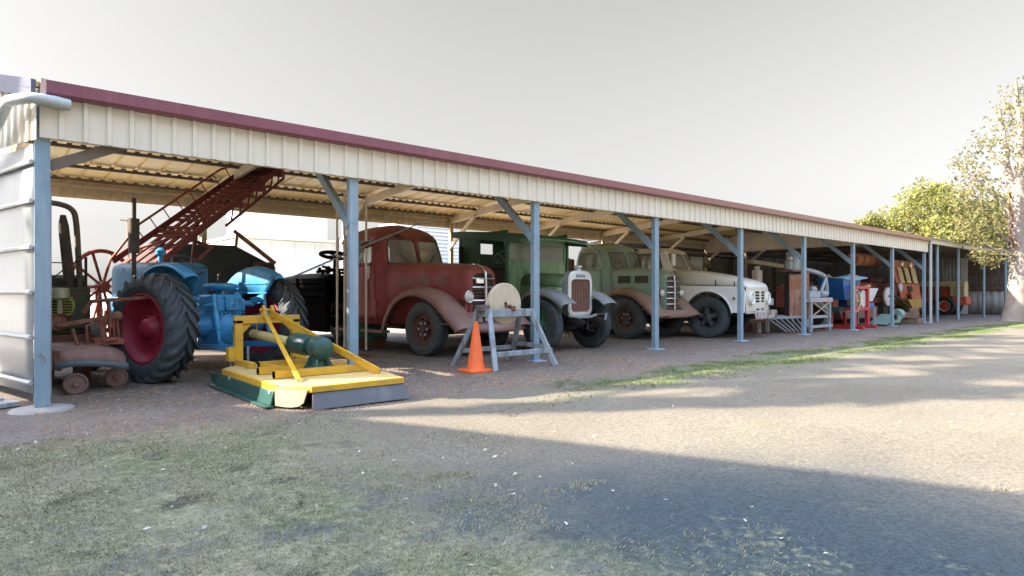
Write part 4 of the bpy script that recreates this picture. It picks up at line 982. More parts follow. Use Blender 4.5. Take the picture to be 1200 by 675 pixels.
mb=MB(); mb.loft([[V(-.95,v,2.42+dz),V(-.5,v,2.5+dz),V(.5,v,2.5+dz),V(.95,v,2.42+dz)] for v,dz in ((1.0,0),(1.8,.05),(2.6,.03))]); build('canvas_roof',mb,M('tan canvas',(.34,.28,.18),.9,0,.15,4,bump=.2),dt,smooth=60,solid=.02)
mb=MB(); mb.loft([[V(.9,1.1,2.4),V(.95,1.9,2.44)],[V(1.25,1.2,2.22),V(1.3,1.9,2.24)],[V(1.42,1.25,2.02),V(1.45,1.95,2.05)]]); build('canvas_flap',mb,M('sunbleached canvas',(.48,.38,.24),.9,0,.12,4,bump=.2),dt,smooth=60,solid=.015)
mb=MB(); mb.bb(-1.0,1.0,-.98,-.86,.62,.82); build('bumper',mb,m_olive,dt,bevel=.01)
mb=MB(); mb.bb(-.42,-.34,-.9,5,.5,.66); mb.bb(.34,.42,-.9,5,.5,.66); mb.bb(-.9,.9,2.6,5,.95,1.05); build('chassis',mb,m_dark,dt)
# ================================================================== blue tractor (local: +y is its forward direction, turned 21 degrees)
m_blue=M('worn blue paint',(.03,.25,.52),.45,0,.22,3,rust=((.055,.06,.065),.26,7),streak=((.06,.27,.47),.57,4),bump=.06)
m_bluedk=M('dark blue bonnet paint',(.03,.14,.25),.5,0,.2,3,rust=((.08,.07,.06),.2,8),dust=((.2,.2,.18),.35),bump=.05)  # darker blue for bonnet, cowl, dash and seat pad
m_crim=M('crimson rim paint',(.26,.012,.04),.5,0,.18,4,rust=((.16,.04,.04),.15,8),bump=.05)
tr=thing('blue_tractor','blue vintage farm tractor with crimson rims and tall rear tyres','tractor',(2.57,1.77,0),R(21))
def rear_tyre(root,u,side,Rr=.70,w=.38,rr=.44):
    c=(u,0,Rr); base=Rr-.035
    p=[(rr-.01,-w*.34),(rr+.02,-w*.42),(rr+.4*(base-rr),-w*.50),(rr+.75*(base-rr),-w*.50),(base-.035,-w*.46),(base-.012,-w*.36),(base,-w*.2)]
    mb=MB(); mb.lathe(p+[(a,-b) for a,b in p[::-1]],c,'x',64)
    t=build('rear_wheel',mb,m_rubber,root,smooth=40); t.location=(0,0,-.01)
    mb=MB(); N=22
    for k in range(N):
        for sgn in (1,-1):
            ph=2*math.pi*(k+(0 if sgn>0 else .5))/N; sec=[]
            for q in range(6):
                f=q/5; ax=sgn*w*(.02+.47*f); a=ph+ (.0+.36*f**.8)*1.0
                r0=base-.02-(.03*f**4); hh=.042+.01*f
                if f>.9: r0-=.02
                wd=.030+.012*f
                dirn=V(0,math.cos(a),math.sin(a)); tan=V(0,-math.sin(a),math.cos(a)); cc=V(c[0]+ax,c[1],c[2])
                sec.append([cc+dirn*r0-tan*wd*1.25,cc+dirn*(r0+hh+.02)-tan*wd*.8,cc+dirn*(r0+hh+.02)+tan*wd*.8,cc+dirn*r0+tan*wd*1.25])
            # turn over the shoulder down the sidewall
            f=1; a=ph+.40; dirn=V(0,math.cos(a),math.sin(a)); tan=V(0,-math.sin(a),math.cos(a)); cc=V(c[0]+sgn*w*.515,c[1],c[2])
            sec.append([cc+dirn*(base-.13)-tan*.035,cc+dirn*(base-.08)-tan*.035,cc+dirn*(base-.08)+tan*.035,cc+dirn*(base-.13)+tan*.035])
            mb.loft(sec,ring=True,cap0=True,cap1=True)
    build('tread_lug',mb,m_rubber,t,smooth=30,bevel=.006)
    for s in (side,-side):
        mb=MB(); pr=[(rr+.015,.42*w),(rr-.01,.43*w),(rr-.03,.34*w),(rr-.06,.18*w),(rr-.10,.12*w),(.27,.04*w),(.16,.10*w),(.13,.2*w),(.12,.3*w),(.10,.34*w),(0,.35*w)]
        mb.lathe(pr,c,'x',48,sgn=s); rm=build('rim',mb,m_crim,t)
        if s==side:
            mb=MB()
            for k in range(8):
                a=2*math.pi*k/8; mb.cyl((u+s*w*.05,.2*math.cos(a),Rr+.2*math.sin(a)),(u+s*w*.16,.2*math.cos(a),Rr+.2*math.sin(a)),.02,8)
            build('wheel_bolt',mb,m_crim,rm)
    return t
rear_tyre(tr,-.89,-1); rear_tyre(tr,.89,1)
# front wheels
def front_wheel(u,s):
    mb=MB(); Rr=.36; w=.16
    p=[(.2,-w*.4),(.24,-w*.5),(.31,-w*.5),(.345,-w*.36),(.36,-w*.1)]
    mb.lathe(p+[(a,-b) for a,b in p[::-1]],(u,1.95,Rr),'x',36); t=build('front_wheel',mb,m_rubber,tr)
    mb=MB(); mb.lathe([(.21,.4*w),(.19,.3*w),(.17,.1*w),(.08,.15*w),(.07,.4*w),(0,.42*w)],(u,1.95,Rr),'x',28,sgn=s); build('rim',mb,m_crim,t)
front_wheel(-.62,-1); front_wheel(.62,1)
mb=MB(); mb.bar((-.6,1.95,.42),(.6,1.95,.42),.09,.1); build('front_axle',mb,m_blue,tr,bevel=.01)
# bonnet and nose
secs=[]
for v,w,zb,zt in ((.55,.27,1.16,1.58),(1.2,.275,1.14,1.60),(1.9,.27,1.12,1.61),(2.08,.255,1.05,1.59),(2.14,.22,1.0,1.55)):
    secs+=hood([(v,w,zb,zt-.16,zt)],n=10,ex=3.4)
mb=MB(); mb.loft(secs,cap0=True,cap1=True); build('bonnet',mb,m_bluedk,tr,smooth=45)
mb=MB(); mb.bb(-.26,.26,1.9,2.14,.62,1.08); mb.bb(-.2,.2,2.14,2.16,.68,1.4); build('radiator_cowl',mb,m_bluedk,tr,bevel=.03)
mb=MB(); mb.bb(-.17,.17,.35,1.95,.52,1.0); mb.bb(-.21,.21,.9,1.7,.95,1.18); build('engine_block',mb,m_dark,tr,bevel=.03)
mb=MB(); mb.tube(cr([(-.22,1.25,1.05),(-.36,1.25,1.03),(-.38,1.3,1.15),(-.38,1.3,1.5),(-.38,1.3,1.76)],4),.032,10); mb.cyl((-.38,1.3,1.72),(-.38,1.3,2.22),.072,16); mb.tube([(-.38,1.3,2.22),(-.38,1.3,2.52)],.03,10); build('exhaust_stack',mb,M('dark brown exhaust',(.09,.075,.06),.8,.1,.3,8,bump=.2),tr)
mb=MB(); mb.cyl((.02,1.3,1.58),(.02,1.3,1.72),.035,12); mb.lathe([(.03,0),(.07,.02),(.075,.08),(.03,.12),(0,.125)],(.02,1.3,1.70),'z',18); build('air_filter',mb,m_blue,tr)
# gearbox, back axle, lift
mb=MB(); mb.bb(-.2,.2,-.1,.6,.52,1.0); mb.bb(-.19,.19,-.32,.15,.42,1.12); mb.bb(-.23,.23,-.34,-.2,.88,1.06)
build('gearbox',mb,m_blue,tr,bevel=.03)
mb=MB(); mb.lathe([(.21,-.34),(.21,-.3),(.19,-.27),(.19,.1)],(0,0,.66),'y',26); mb.lathe([(.21,-.34),(.14,-.38),(.1,-.40),(.055,-.41)],(0,0,.66),'y',26); build('axle_housing',mb,m_blue,tr)
mb=MB()
for s in (1,-1): mb.tube([(s*.15,0,.70),(s*.4,0,.70),(s*.55,0,.70),(s*.72,0,.70)],[.2,.13,.11,.13],16)
build('axle_trumpet',mb,m_blue,tr)
mb=MB(); mb.box((-.02,-.35,1.0),(.19,.05,.19)); mb.box((-.02,-.375,1.0),(.12,.02,.12)); mb.tube([(.08,-.36,1.05),(.14,-.38,1.05),(.14,-.40,.92)],.015,6)
for a in range(7): mb.cyl((-.18+.06*a,-.33,.865),(-.18+.06*a,-.37,.865),.014,6)
build('hitch_plate',mb,m_blue,tr,bevel=.01)
mb=MB(); mb.tube([(-.42,-.26,.98),(-.2,-.24,1.0),(.2,-.24,1.0),(.42,-.26,.98)],.04,10)
for s in (1,-1):
    mb.bar((s*.40,-.24,1.02),(s*.40,-.52,1.08),.045,.09); 
    mb.tube([(s*.40,-.5,1.07),(s*.40,-.62,.50)],.024,8); mb.tube([(s*.40,-.54,.9),(s*.40,-.59,.66)],.036,8)
build('lift_arm',mb,m_blue,tr,bevel=.008)
for s in (1,-1):
    mb=MB(); mb.bar((s*.30,.0,.40),(s*.42,-.92,.44),.032,.08); mb.sphere((s*.42,-.95,.44),.05,10,6); build('draft_link',mb,m_blue,tr,bevel=.006)
    mb=MB(); mb.tube([(s*.2,-.1,1.0),(s*.45,.12,1.12),(s*.62,.2,1.14)],.035,8); build('fender_bracket',mb,m_blue,tr)
    # mudguard shell: inner wing plate plus curled crown over the tyre
    mb=MB(); secs=[]
    for k in range(15):
        a=R(52+k*8); rr_=.815
        cy,cz=math.cos(a)*-1,math.sin(a)
        row=[]
        for f,dr in ((.58,-.36),(.583,-.18),(.59,-.05),(.615,.0),(.66,.02),(.72,.02),(.78,.0),(.80,-.03)):
            taper=1 if 2<k<13 else .9
            row.append(V(s*f,cy*(rr_+dr),.70+cz*(rr_+dr)))
        secs.append(row)
    mb.loft(secs); build('mudguard',mb,m_blue,tr,smooth=60,solid=.012)
    mb=MB()
    for z in (1.0,1.14,1.28): mb.bar((s*.572,-.35,z),(s*.572,.25,z),.012,.018)
    build('fender_rib',mb,m_blue,tr)
# pan seat
mb=MB(); mb.lathe([(.22,.08),(.215,.045),(.18,.015),(.1,0),(0,0)],(0,-.12,1.18),'z',28); build('seat',mb,m_blue,tr,smooth=60,solid=.014)
mb=MB(); mb.lathe([(.2,.05),(.19,.085),(.12,.1),(0,.102)],(0,-.12,1.18),'z',28); build('seat_pad',mb,m_bluedk,tr)
mb=MB(); mb.bar((0,.2,1.0),(0,-.1,1.18),.07,.02); build('seat_spring',mb,m_blue,tr)
steering(tr,.0,.60,1.55,.235,R(-38),M('dark blue wheel',(.03,.05,.07),.5,0,.2,8),spk=4)
mb=MB(); mb.bb(-.22,.22,.46,.58,1.0,1.5); build('dash_panel',mb,m_bluedk,tr,bevel=.03)
mb=MB(); mb.bb(-.56,-.2,.3,.8,.5,.53); mb.bb(.2,.56,.3,.8,.5,.53); build('foot_plate',mb,m_bluedk,tr)
mb=MB(); mb.tube([(.15,.3,1.0),(.18,.22,1.25),(.2,.2,1.38)],.012,6); mb.sphere((.2,.2,1.39),.028,8,6); mb.tube([(-.12,.35,1.0),(-.14,.25,1.3)],.012,6); build('gear_lever',mb,m_dark,tr)
# ================================================================== yellow slasher mower
m_yel=M('yellow paint',(.60,.34,.022),.42,0,.12,3,second=((.46,.27,.04),.56,4),rust=((.22,.14,.06),.2,8),bump=.04)
m_yeldeck=M('dusty yellow deck',(.60,.38,.085),.6,0,.14,2.4,rust=((.30,.20,.10),.3,4),dust=((.50,.38,.2),.5),bump=.06)
m_dkgreen=M('dark green paint',(.016,.065,.055),.4,0,.2,5,rust=((.08,.08,.06),.15,9),bump=.04)
mw=thing('slasher_mower','yellow three point slasher mower with dark green gearbox hitched behind the blue tractor','mower',(3.0,-.35,0))
def mp(n,mb,m,par=None,**k): return build(n,mb,m,par or mw,world=True,**k)
x0,x1,yf,yb=2.27,3.50,-1.74,.55
deck=[(x0,yb-.2),(x0,-1.10),(x0+.02,-1.40),(x0+.22,yf),(x1,yf),(x1+.08,-1.3),(x1+.08,yb-.2),(x1-.15,yb),(x0+.18,yb)]
mb=MB(); mb.prism(deck,'z',.205,.235); dk=mp('deck',mb,m_yeldeck,bevel=.006)
mb=MB()
for (a,b) in ((deck[0],deck[1]),(deck[1],deck[2])): mb.bar((a[0],a[1],.195),(b[0],b[1],.195),.05,.07)
mb.bar((x0+.02,-1.40,.195),(x0+.22,yf,.195),.04,.05)
mp('deck_edge',mb,m_yel,bevel=.006)
mb=MB(); mb.prism([(x0-.035,.165),(x0-.017,.165),(x0-.045,.03),(x0-.065,.03)],'y',-1.40,.5)
mb.prism([(.5,.165),(.5,.03),(.66,.06),(.70,.165)],'x',x0-.06,x0-.04)
mb.bb(x0-.12,x0-.03,-1.42,.62,.010,.028); mp('side_skid',mb,m_dkgreen,bevel=.004)
mb=MB(); sec=[]
for k in range(9):
    a=R(90*k/8); sec.append((x0-.03+.10*math.sin(a)*0,-1.42,0))
cp=[(-1.41,.20),(-1.41,.03),(-1.45,.025),(-1.52,.02),(-1.58,.022),(-1.64,.035),(-1.69,.07),(-1.73,.20)]
mb.add([(x0-.025+.205*(-1.40-y)/.33,y,z) for y,z in cp],[tuple(range(8))]); mp('corner_plate',mb,M('pale worn yellow plate',(.40,.37,.22),.5,0,.1,5,rust=((.3,.22,.12),.12,9),bump=.03),solid=.012,smooth=0)
mb=MB(); mb.add([(x0+.22,yf-.01,.172),(x1+.0,yf-.01,.172),(x1+.04,yf-.075,.012),(x0+.19,yf-.07,.012)],[(0,1,2,3)]); mp('rear_flap',mb,M('grey rubber flap',(.115,.12,.13),.6,.1,.12,3,bump=.08,streak=((.17,.17,.17),.6,5)),solid=.014,smooth=0)
mb=MB(); mb.bar((x0+.2,yf-.01,.205),(x1+.0,yf-.01,.205),.05,.06); mp('rear_edge',mb,m_yel,bevel=.004)
mb=MB()
for y,xa,xb in ((-.55,x0+.1,x1-.1),(-.98,x0+.12,x1+.02),(.02,x0+.3,x1-.1)): mb.chan((xa,y,.24),(xb,y,.24),.09,.075,up=(0,0,1))
mb.bar((x0+.35,.0,.27),(x0+.35,-.5,.27),.07,.07); mb.bar((x1-.3,.0,.27),(x1-.3,-1.0,.27),.07,.07); mp('deck_beam',mb,m_yel,bevel=.004)
ya=.62; xa,xb=2.52,3.25
mb=MB()
for x in (xa,xb): mb.bar((x,ya,.16),(x,ya,.80),.10,.09)
mb.bar((xa-.05,ya,.80),(xb+.05,ya,.80),.09,.10)
mb.prism([(xa+.05,.75),(xa+.17,.75),(xa+.05,.62)],'y',ya-.02,ya+.02); mb.prism([(xb-.05,.75),(xb-.17,.75),(xb-.05,.62)],'y',ya-.02,ya+.02)
mb.bb(xa-.13,xa-.05,ya-.05,ya+.07,.28,.46); mb.bb(xb+.05,xb+.13,ya-.05,ya+.07,.28,.46)
mb.bar((xa,ya,.26),(xa,ya-.55,.27),.07,.08); mb.bar((xb,ya,.26),(xb,ya-.55,.27),.07,.08)
hf=mp('hitch_frame',mb,m_yel,bevel=.008)
mb=MB(); xm=(xa+xb)/2
for dx in (-.05,.06): mb.prism([(ya-.06,.80),(ya+.06,.80),(ya+.06,.93),(ya+.0,.985),(ya-.06,.93)],'x',xm+dx-.018,xm+dx+.018)
mb.cyl((xm-.09,ya+.02,.92),(xm+.1,ya+.02,.92),.018,8); mp('top_bracket',mb,m_yel,hf,bevel=.01)
mb=MB(); mb.bar((xm+.03,ya-.02,.88),(3.42,-1.38,.26),.022,.085); mp('top_brace',mb,m_yel,bevel=.004)
mb=MB(); mb.bar((xm-.05,ya-.03,.88),(2.50,-1.38,.26),.05,.02); mb.bar((2.50,-1.38,.27),(2.49,-1.42,.20),.06,.02); mp('flat_brace',mb,m_yel,bevel=.004)
for dx in (xa-.09,xb+.09,xa+.12):
    mb=MB()
    for k in range(9): mb.ring((dx,ya-.0,.44-.03*k),.015,.005,'x' if k%2 else 'y',8,5)
    mp('chain',mb,m_galv,hf)
mb=MB(); mb.ring((xm-.09,ya+.05,.80),.05,.009,'x',14,6); mb.tube([(xm-.09,ya+.05,.86),(xm-.12,ya+.06,.7),(xm-.1,ya+.05,.56)],.009,6); mp('rope',mb,M('frayed rope',(.45,.32,.12),.9,0,.2,12),hf)
# driveline
mb=MB(); mb.tube([(2.80,.92,.60),(2.88,.35,.565),(2.95,-.12,.535)],.058,16); mp('drive_shaft_cover',mb,M('cream shaft cover',(.55,.47,.2),.45,0,.12,5,bump=.03),smooth=60)
mb=MB(); mb.tube([(2.77,1.12,.62),(2.80,.92,.60)],[.09,.10],14); mb.tube([(2.72,1.32,.66),(2.77,1.1,.62)],.05,10); mp('universal_joint',mb,m_dark)
mb=MB(); mb.tube([(2.95,-.10,.535),(2.955,-.14,.535),(2.985,-.44,.52),(2.99,-.5,.515)],[.10,.125,.125,.10],20); mp('gearbox_guard',mb,m_dkgreen,smooth=40)
gx,gy=3.02,-.66
mb=MB(); mb.tube([(2.99,-.46,.515),(3.0,-.56,.51),(gx,-.6,.51),(gx+.01,-.78,.50),(gx+.015,-.82,.50)],[.085,.09,.13,.13,.07],18)
mb.lathe([(.17,.0),(.165,.02),(.10,.05),(.085,.12),(.11,.19),(.13,.26),(.12,.33),(.08,.37),(0,.38)],(gx,gy,.26),'z',22)
for k in range(6):
    a=2*math.pi*k/6; mb.bar((gx+.08*math.cos(a),gy+.08*math.sin(a),.42),(gx+.16*math.cos(a),gy+.16*math.sin(a),.27),.022,.04); mb.cyl((gx+.14*math.cos(a+.5),gy+.14*math.sin(a+.5),.27),(gx+.14*math.cos(a+.5),gy+.14*math.sin(a+.5),.30),.014,6)
mp('gearbox',mb,m_dkgreen,smooth=40)
mb=MB(); mb.bb(gx-.19,gx+.19,gy-.19,gy+.19,.237,.262); mp('gearbox_base',mb,m_yel)
for (px_,py_) in ((2.33,-1.30),(2.34,.0)): 
    mb=MB(); mb.cyl((x0-.045,py_,.15),(x0-.01,py_,.15),.02,8); mp('bolt',mb,m_galv)
# ================================================================== rusty engine and trolley in the left corner
m_oldgreen=M('grimy green iron',(.05,.058,.038),.75,.1,.35,6,rust=((.09,.06,.04),.4,7),bump=.35)
m_pale=M('dusty brown iron pipe',(.14,.11,.085),.8,.1,.25,8,bump=.2)
en_=thing('stationary_engine','grimy green stationary engine with tall exhaust and curved pipe in the left corner','engine',(.85,2.3,0))
def ep(n,mb,m,**k): return build(n,mb,m,en_,world=True,**k)
mb=MB(); mb.bb(.66,1.12,1.95,3.0,.62,1.22); mb.bb(.70,1.08,1.90,1.96,.68,1.15); mb.tube([(.66,2.4,1.22),(1.12,2.4,1.22)],.16,14); mb.bb(.7,1.06,2.1,2.8,1.2,1.34); ep('engine_body',mb,m_oldgreen,bevel=.04)
mb=MB(); mb.lathe([(.15,0),(.15,-.03),(.12,-.05)],(.80,1.90,.98),'y',22)
for k in range(7): mb.bar((.69,1.845,.88+.034*k),(.92,1.845,.88+.034*k),.014,.014)
ep('grille',mb,M('dull lime paint',(.25,.29,.06),.6,0,.2,7,rust=((.1,.08,.04),.3,10)))
mb=MB(); mb.tube([(.90,2.0,1.30),(.89,2.0,1.42),(.84,2.0,1.98),(.835,2.0,2.12)],[.062,.062,.058,.03],14); mb.cyl((.90,2.0,1.2),(.90,2.0,1.34),.04,10); ep('exhaust_stack',mb,M('dark brown muffler',(.07,.055,.045),.85,.1,.3,8,bump=.2))
mb=MB(); mb.tube(cr([(1.02,2.05,1.2),(1.0,2.05,1.6),(.975,2.05,2.05),(.93,2.05,2.2),(.80,2.05,2.26),(.6,2.05,2.27),(.3,2.05,2.28)],5),.034,10); ep('curved_pipe',mb,m_pale)
mb=MB(); mb.lathe([(.05,-.02),(.10,.0),(.10,.10),(.085,.12),(0,.125)],(.78,1.72,1.08),'z',20); mb.cyl((.78,1.72,.7),(.78,1.72,1.07),.025,8); ep('oil_bowl',mb,M('cloudy bowl',(.3,.31,.2),.3,.1,.15,9))
mb=MB(); mb.bb(.62,1.16,1.85,3.1,.42,.62); mb.bb(.66,.74,1.9,3,0,.44); mb.bb(1.04,1.12,1.9,3,0,.44); ep('bed_frame',mb,m_rust,bevel=.01)
mb=MB(); mb.tube([(.62,2.05,1.28),(.75,2.0,1.34),(.9,1.98,1.5),(1.0,2.0,1.55)],.008,6); mb.tube([(.6,2.0,1.52),(.95,2.0,1.52)],.008,6); mb.bb(1.06,1.09,2.0,2.03,1.1,1.6)
for k in range(6): mb.cyl((1.0,1.98,1.35+.05*k),(1.0,1.94,1.35+.05*k),.013,6)
ep('linkage',mb,m_dark)
tro=thing('rusty_trolley','low rusty trolley with dark lipped curved deck and small iron wheels in the left corner','trolley',(.98,1.2,0))
def tp(n,mb,m,par=None,**k): return build(n,mb,m,par or tro,world=True,**k)
mb=MB(); rows=[]
for x,z in ((.66,.50),(.80,.53),(1.0,.52),(1.2,.49),(1.34,.44)): rows.append([(x,1.9,z+.02),(x,1.4,z),(x,1.08,z-.02),(x,.93,z-.07),(x,.86,z-.15)])
mb.loft(rows); tp('deck',mb,M('rusty pink deck',(.24,.135,.105),.85,.05,.25,5,second=((.16,.09,.07),.55,6),dust=((.3,.2,.17),.3),bump=.3),solid=.02,smooth=60)
mb=MB(); mb.loft([[(x,.85,z-.13),(x,.84,z-.21)] for x,z in ((.66,.50),(.80,.53),(1.0,.52),(1.2,.49),(1.36,.45))]); tp('deck_lip',mb,M('dark grey lip',(.09,.11,.12),.6,.2,.2,5),solid=.02,smooth=60)
mb=MB(); mb.loft([[(.65,1.9,z),(.65,1.3,z),(.66,.95,z),(.72,.86,z)] for z in (.50,.28)]); tp('side_skirt',mb,m_rust,solid=.012)
for (x,y) in ((.86,.92),(1.30,1.25)):
    mb=MB(); mb.lathe([(.118,-.03),(.118,.03),(.10,.035),(.09,.02),(.04,.02),(.03,.04),(0,.04)],(x,y,.12),'y',24,sgn=-1); mb.lathe([(.118,.03),(.1,.035),(0,.03)],(x,y,.12),'y',24)
    wv=tp('wheel',mb,M('pinkish rust wheel',(.2,.12,.1),.85,.1,.25,9,bump=.3)); mb=MB(); mb.bar((x,y+.05,.1),(x,y+.06,.42),.05,.03); tp('fork',mb,m_dark,wv)
mb=MB(); mb.tube([(1.02,1.35,.48),(1.0,1.3,.75),(1.1,1.3,.78)],.022,8); mb.bar((.72,1.35,.76),(1.3,1.3,.86),.05,.05); mb.tube([(1.24,1.3,.72),(1.22,1.3,1.06),(1.05,1.32,1.04),(.98,1.34,.9)],.028,8); mb.bar((1.16,1.25,1.05),(1.72,1.35,1.09),.04,.04); mb.tube([(.92,1.3,.5),(.86,1.25,.72)],.02,6); mb.bar((1.2,1.32,.5),(1.14,1.32,.78),.05,.05); mb.lathe([(.10,-.02),(.10,.02),(0,.02)],(.74,1.35,.80),'y',18); mb.sphere((1.32,1.32,.86),.06,10,6)
tp('lever_frame',mb,m_rust,bevel=.004)
mb=MB(); mb.bb(1.10,1.42,1.5,1.9,.5,.57); mb.ring((1.26,1.62,.56),.13,.03,'z',18,6)
for k in range(5): mb.tube([(1.18+.05*k,1.6,.55),(1.2+.04*k,1.65,.95-.03*k)],.018,6)
single('pump_casting',mb,M('salmon rust casting',(.36,.13,.085),.8,.05,.3,8,bump=.3),'salmon red rusty casting with a ring lying on the back of the rusty trolley','casting',bevel=.006)
# ================================================================== red elevator conveyor with spoked iron wheel
m_conv=M('dark red conveyor paint',(.17,.036,.032),.7,.05,.3,5,rust=((.13,.06,.045),.3,8),bump=.15)
m_convl=M('brick red rail',(.27,.075,.052),.65,0,.2,5,rust=((.2,.1,.07),.25,8),bump=.1)
cvt=thing('bale_elevator','long dark red lattice bale elevator rising behind the blue tractor','conveyor',(2.4,4.6,0))
def cp_(n,mb,m,par=None,**k): return build(n,mb,m,par or cvt,world=True,**k)
A0_,A1_=V(1.72,4.50,1.66),V(4.12,5.02,3.66); B0_,B1_=V(2.2,3.50,1.62),V(4.40,4.22,3.52)
up=(A1_-A0_).cross(B0_-A0_).normalized(); 
if up.z<0: up=-up
def cj(f,g,h=0): return A0_.lerp(A1_,f).lerp(B0_.lerp(B1_,f),g)+up*h
mb=MB()
mb.bar(cj(0,0),cj(1,0),.045,.09); mb.bar(cj(0,1),cj(1,1),.045,.09)
cp_('side_beam',mb,m_conv)
mb=MB(); mb.tube([cj(.0,0,.04),cj(.22,0,.26),cj(.8,0,.26),cj(.98,0,.1)],.02,8);
for k in range(8): f=.2+.09*k; mb.bar(cj(f,0,.05),cj(f,0,.26),.014)
cp_('hand_rail',mb,m_convl)
mb=MB()
for k in range(26):
    f=.02+.96*k/25
    if f<.2: continue
    if k in (5,9,15): continue
    mb.bar(cj(f,.02,-.03),cj(f,.98,-.03),.075,.02,up=tuple(up))
for g_ in (.2,.4,.6,.8): mb.bar(cj(0,g_,-.05),cj(.98,g_,-.05),.10,.03,up=tuple(up))
cp_('bed_slat',mb,m_conv)
mb=MB()
for f in (.62,.80,.98): mb.bar(cj(f,-.03,-.12),cj(f,1.04,-.12),.09,.10)
cp_('cross_beam',mb,m_convl)
mb=MB()
for k in range(7):
    f=.5+.07*k; mb.bar(cj(f,0,-.2),cj(f+.07,0,.0),.025); mb.bar(cj(f,1,-.2),cj(f+.07,1,.0),.025)
mb.bar(cj(.45,0,-.22),cj(.98,0,-.2),.04); mb.bar(cj(.45,1,-.22),cj(.98,1,-.2),.04)
mb.tube([cj(.1,.1,0),cj(.2,.9,.1)],.02,6)
cp_('lattice_brace',mb,m_conv)
mb=MB(); mb.tube([cj(.30,0,.0),cj(.36,.7,-.5),(2.3,3.3,1.2)],.035,8); cp_('support_strut',mb,m_convl)
for p,q in ((cj(.42,.5,-.05),(2.75,4.5,0)),):
    mb=MB(); mb.bar(p,q,.06); cp_('leg',mb,m_conv)
wc=V(1.63,4.9,1.25); wn=V(.55,-.83,0).normalized(); we=(V(.83,.55,0).normalized(),V(0,0,1),wn)
mb=MB(); mb.ring(wc,.60,.035,we,44,8)
for k in range(10):
    a=2*math.pi*k/10; mb.bar(wc,wc+(we[0]*math.cos(a)+we[1]*math.sin(a))*.59,.035,.03)
mb.lathe([(.09,-.07),(.09,.07),(0,.07)],wc,we,16)
cp_('spoked_wheel',mb,m_convl)
mb=MB(); mb.bar(wc+wn*-.1,(1.63,4.9+.0,.0),.09); mb.bar((1.35,4.9,0),(1.95,4.9,0),.1,.05); mb.bar(wc,(1.15,4.2,1.2),.03); mb.bar((1.5,4.6,0.3),(1.8,4.2,1.35),.07); mb.bar((1.2,4.7,.55),(2.0,4.5,.5),.08); cp_('wheel_stand',mb,m_convl)
# ================================================================== dark bin, lumps and poles in the middle bays
bn_=thing('dark_steel_bin','dark blue grey steel bin standing behind the blue tractor steering wheel','bin',(3.6,6.4,0))
m_bin=M('dark slate steel',(.035,.05,.052),.65,.2,.25,3,rust=((.06,.05,.045),.25,5),bump=.15)
mb=MB(); mb.prism([(2.75,.6),(4.9,.6),(4.95,1.7),(4.1,2.13),(2.65,2.1),(2.6,1.7)],'y',6.0,7.0); build('bin_body',mb,m_bin,bn_,world=True,bevel=.03)
for x in (2.8,4.7):
    for y in (6.1,6.9): mb=MB(); mb.bar((x,y,0),(x,y,.65),.08); build('leg',mb,m_dark,bn_,world=True)
mb=MB(); mb.bb(2.7,4.8,5.96,6.0,1.2,1.28); mb.bar((4.05,5.9,2.42),(4.75,5.5,1.75),.07,.08); mb.bar((4.12,5.9,2.36),(4.12,6.0,2.1),.04); build('rail',mb,m_rust,bn_,world=True)
def lumps(name,label,cat,c,ext,n,mat,grp=None,sz=(.1,.25)):
    mb=MB()
    for k in range(n):
        p=(c[0]+rnd(-ext[0],ext[0]),c[1]+rnd(-ext[1],ext[1]),c[2]+rnd(-ext[2],ext[2])); mb.sphere(p,rnd(*sz),9,6,rnd(.7,1.4),rnd(.7,1.4),rnd(.5,1.1),jit=.18)
    return single(name,mb,mat,label,cat,grp,smooth=60,weld=False)
lumps('rusty_engine_block','rusty brown engine lump on the bin between tractor mudguard and red truck tray','engine',(4.75,5.9,1.55),(.22,.2,.16),12,M('brown rust lump',(.11,.07,.05),.9,0,.4,9,bump=.5),sz=(.09,.17))
sw=thing('steering_column','loose black steering wheel and column lying on the red truck tray','steering wheel',(6.3,6.6,1.5))
mb=MB(); ax=V(.15,.1,1).normalized(); e0=V(1,0,-.15).normalized(); e1=ax.cross(e0); c=V(6.45,6.3,2.02); mb.ring(c,.33,.045,(e0,e1,ax),30,8)
for k in range(4): a=k*math.pi/2+.4; mb.bar(c,c+(e0*math.cos(a)+e1*math.sin(a))*.32,.035,.02)
build('steering_wheel',mb,m_black,sw,world=True)
mb=MB(); mb.tube([c,c-V(.02,-.02,.55)],.035,8); mb.bar((6.0,6.3,1.62),(6.9,6.4,1.72),.06); mb.bar((6.1,6.2,1.75),(6.7,6.4,1.6),.05)
for k in range(10): mb.sphere((6.05+.09*k,6.3+rnd(-.1,.1),1.64+rnd(-.05,.1)),rnd(.04,.09),8,5,jit=.2)
build('column',mb,m_black,sw,world=True)
mb=MB(); mb.tube([(6.47,6.2,1.5),(6.47,6.2,2.45)],.03,8); single('steel_stake',mb,M('orange brown stake',(.4,.22,.1),.8,0,.2,9),'orange brown stake upright beside the loose black steering wheel','stake')
m_pole=M('pale bamboo coloured pole',(.75,.70,.62),.6,0,.15,5,bump=.05)
polespec=[((5.40,3.94),2.98,.022,'pale thin pole left of the second front post, leftmost of the upright poles'),((5.51,3.84),3.1,.022,'pale thin pole just left of the second front post'),((5.83,3.56),3.12,.022,'pale thin pole with red clamp in front of the red truck door')]
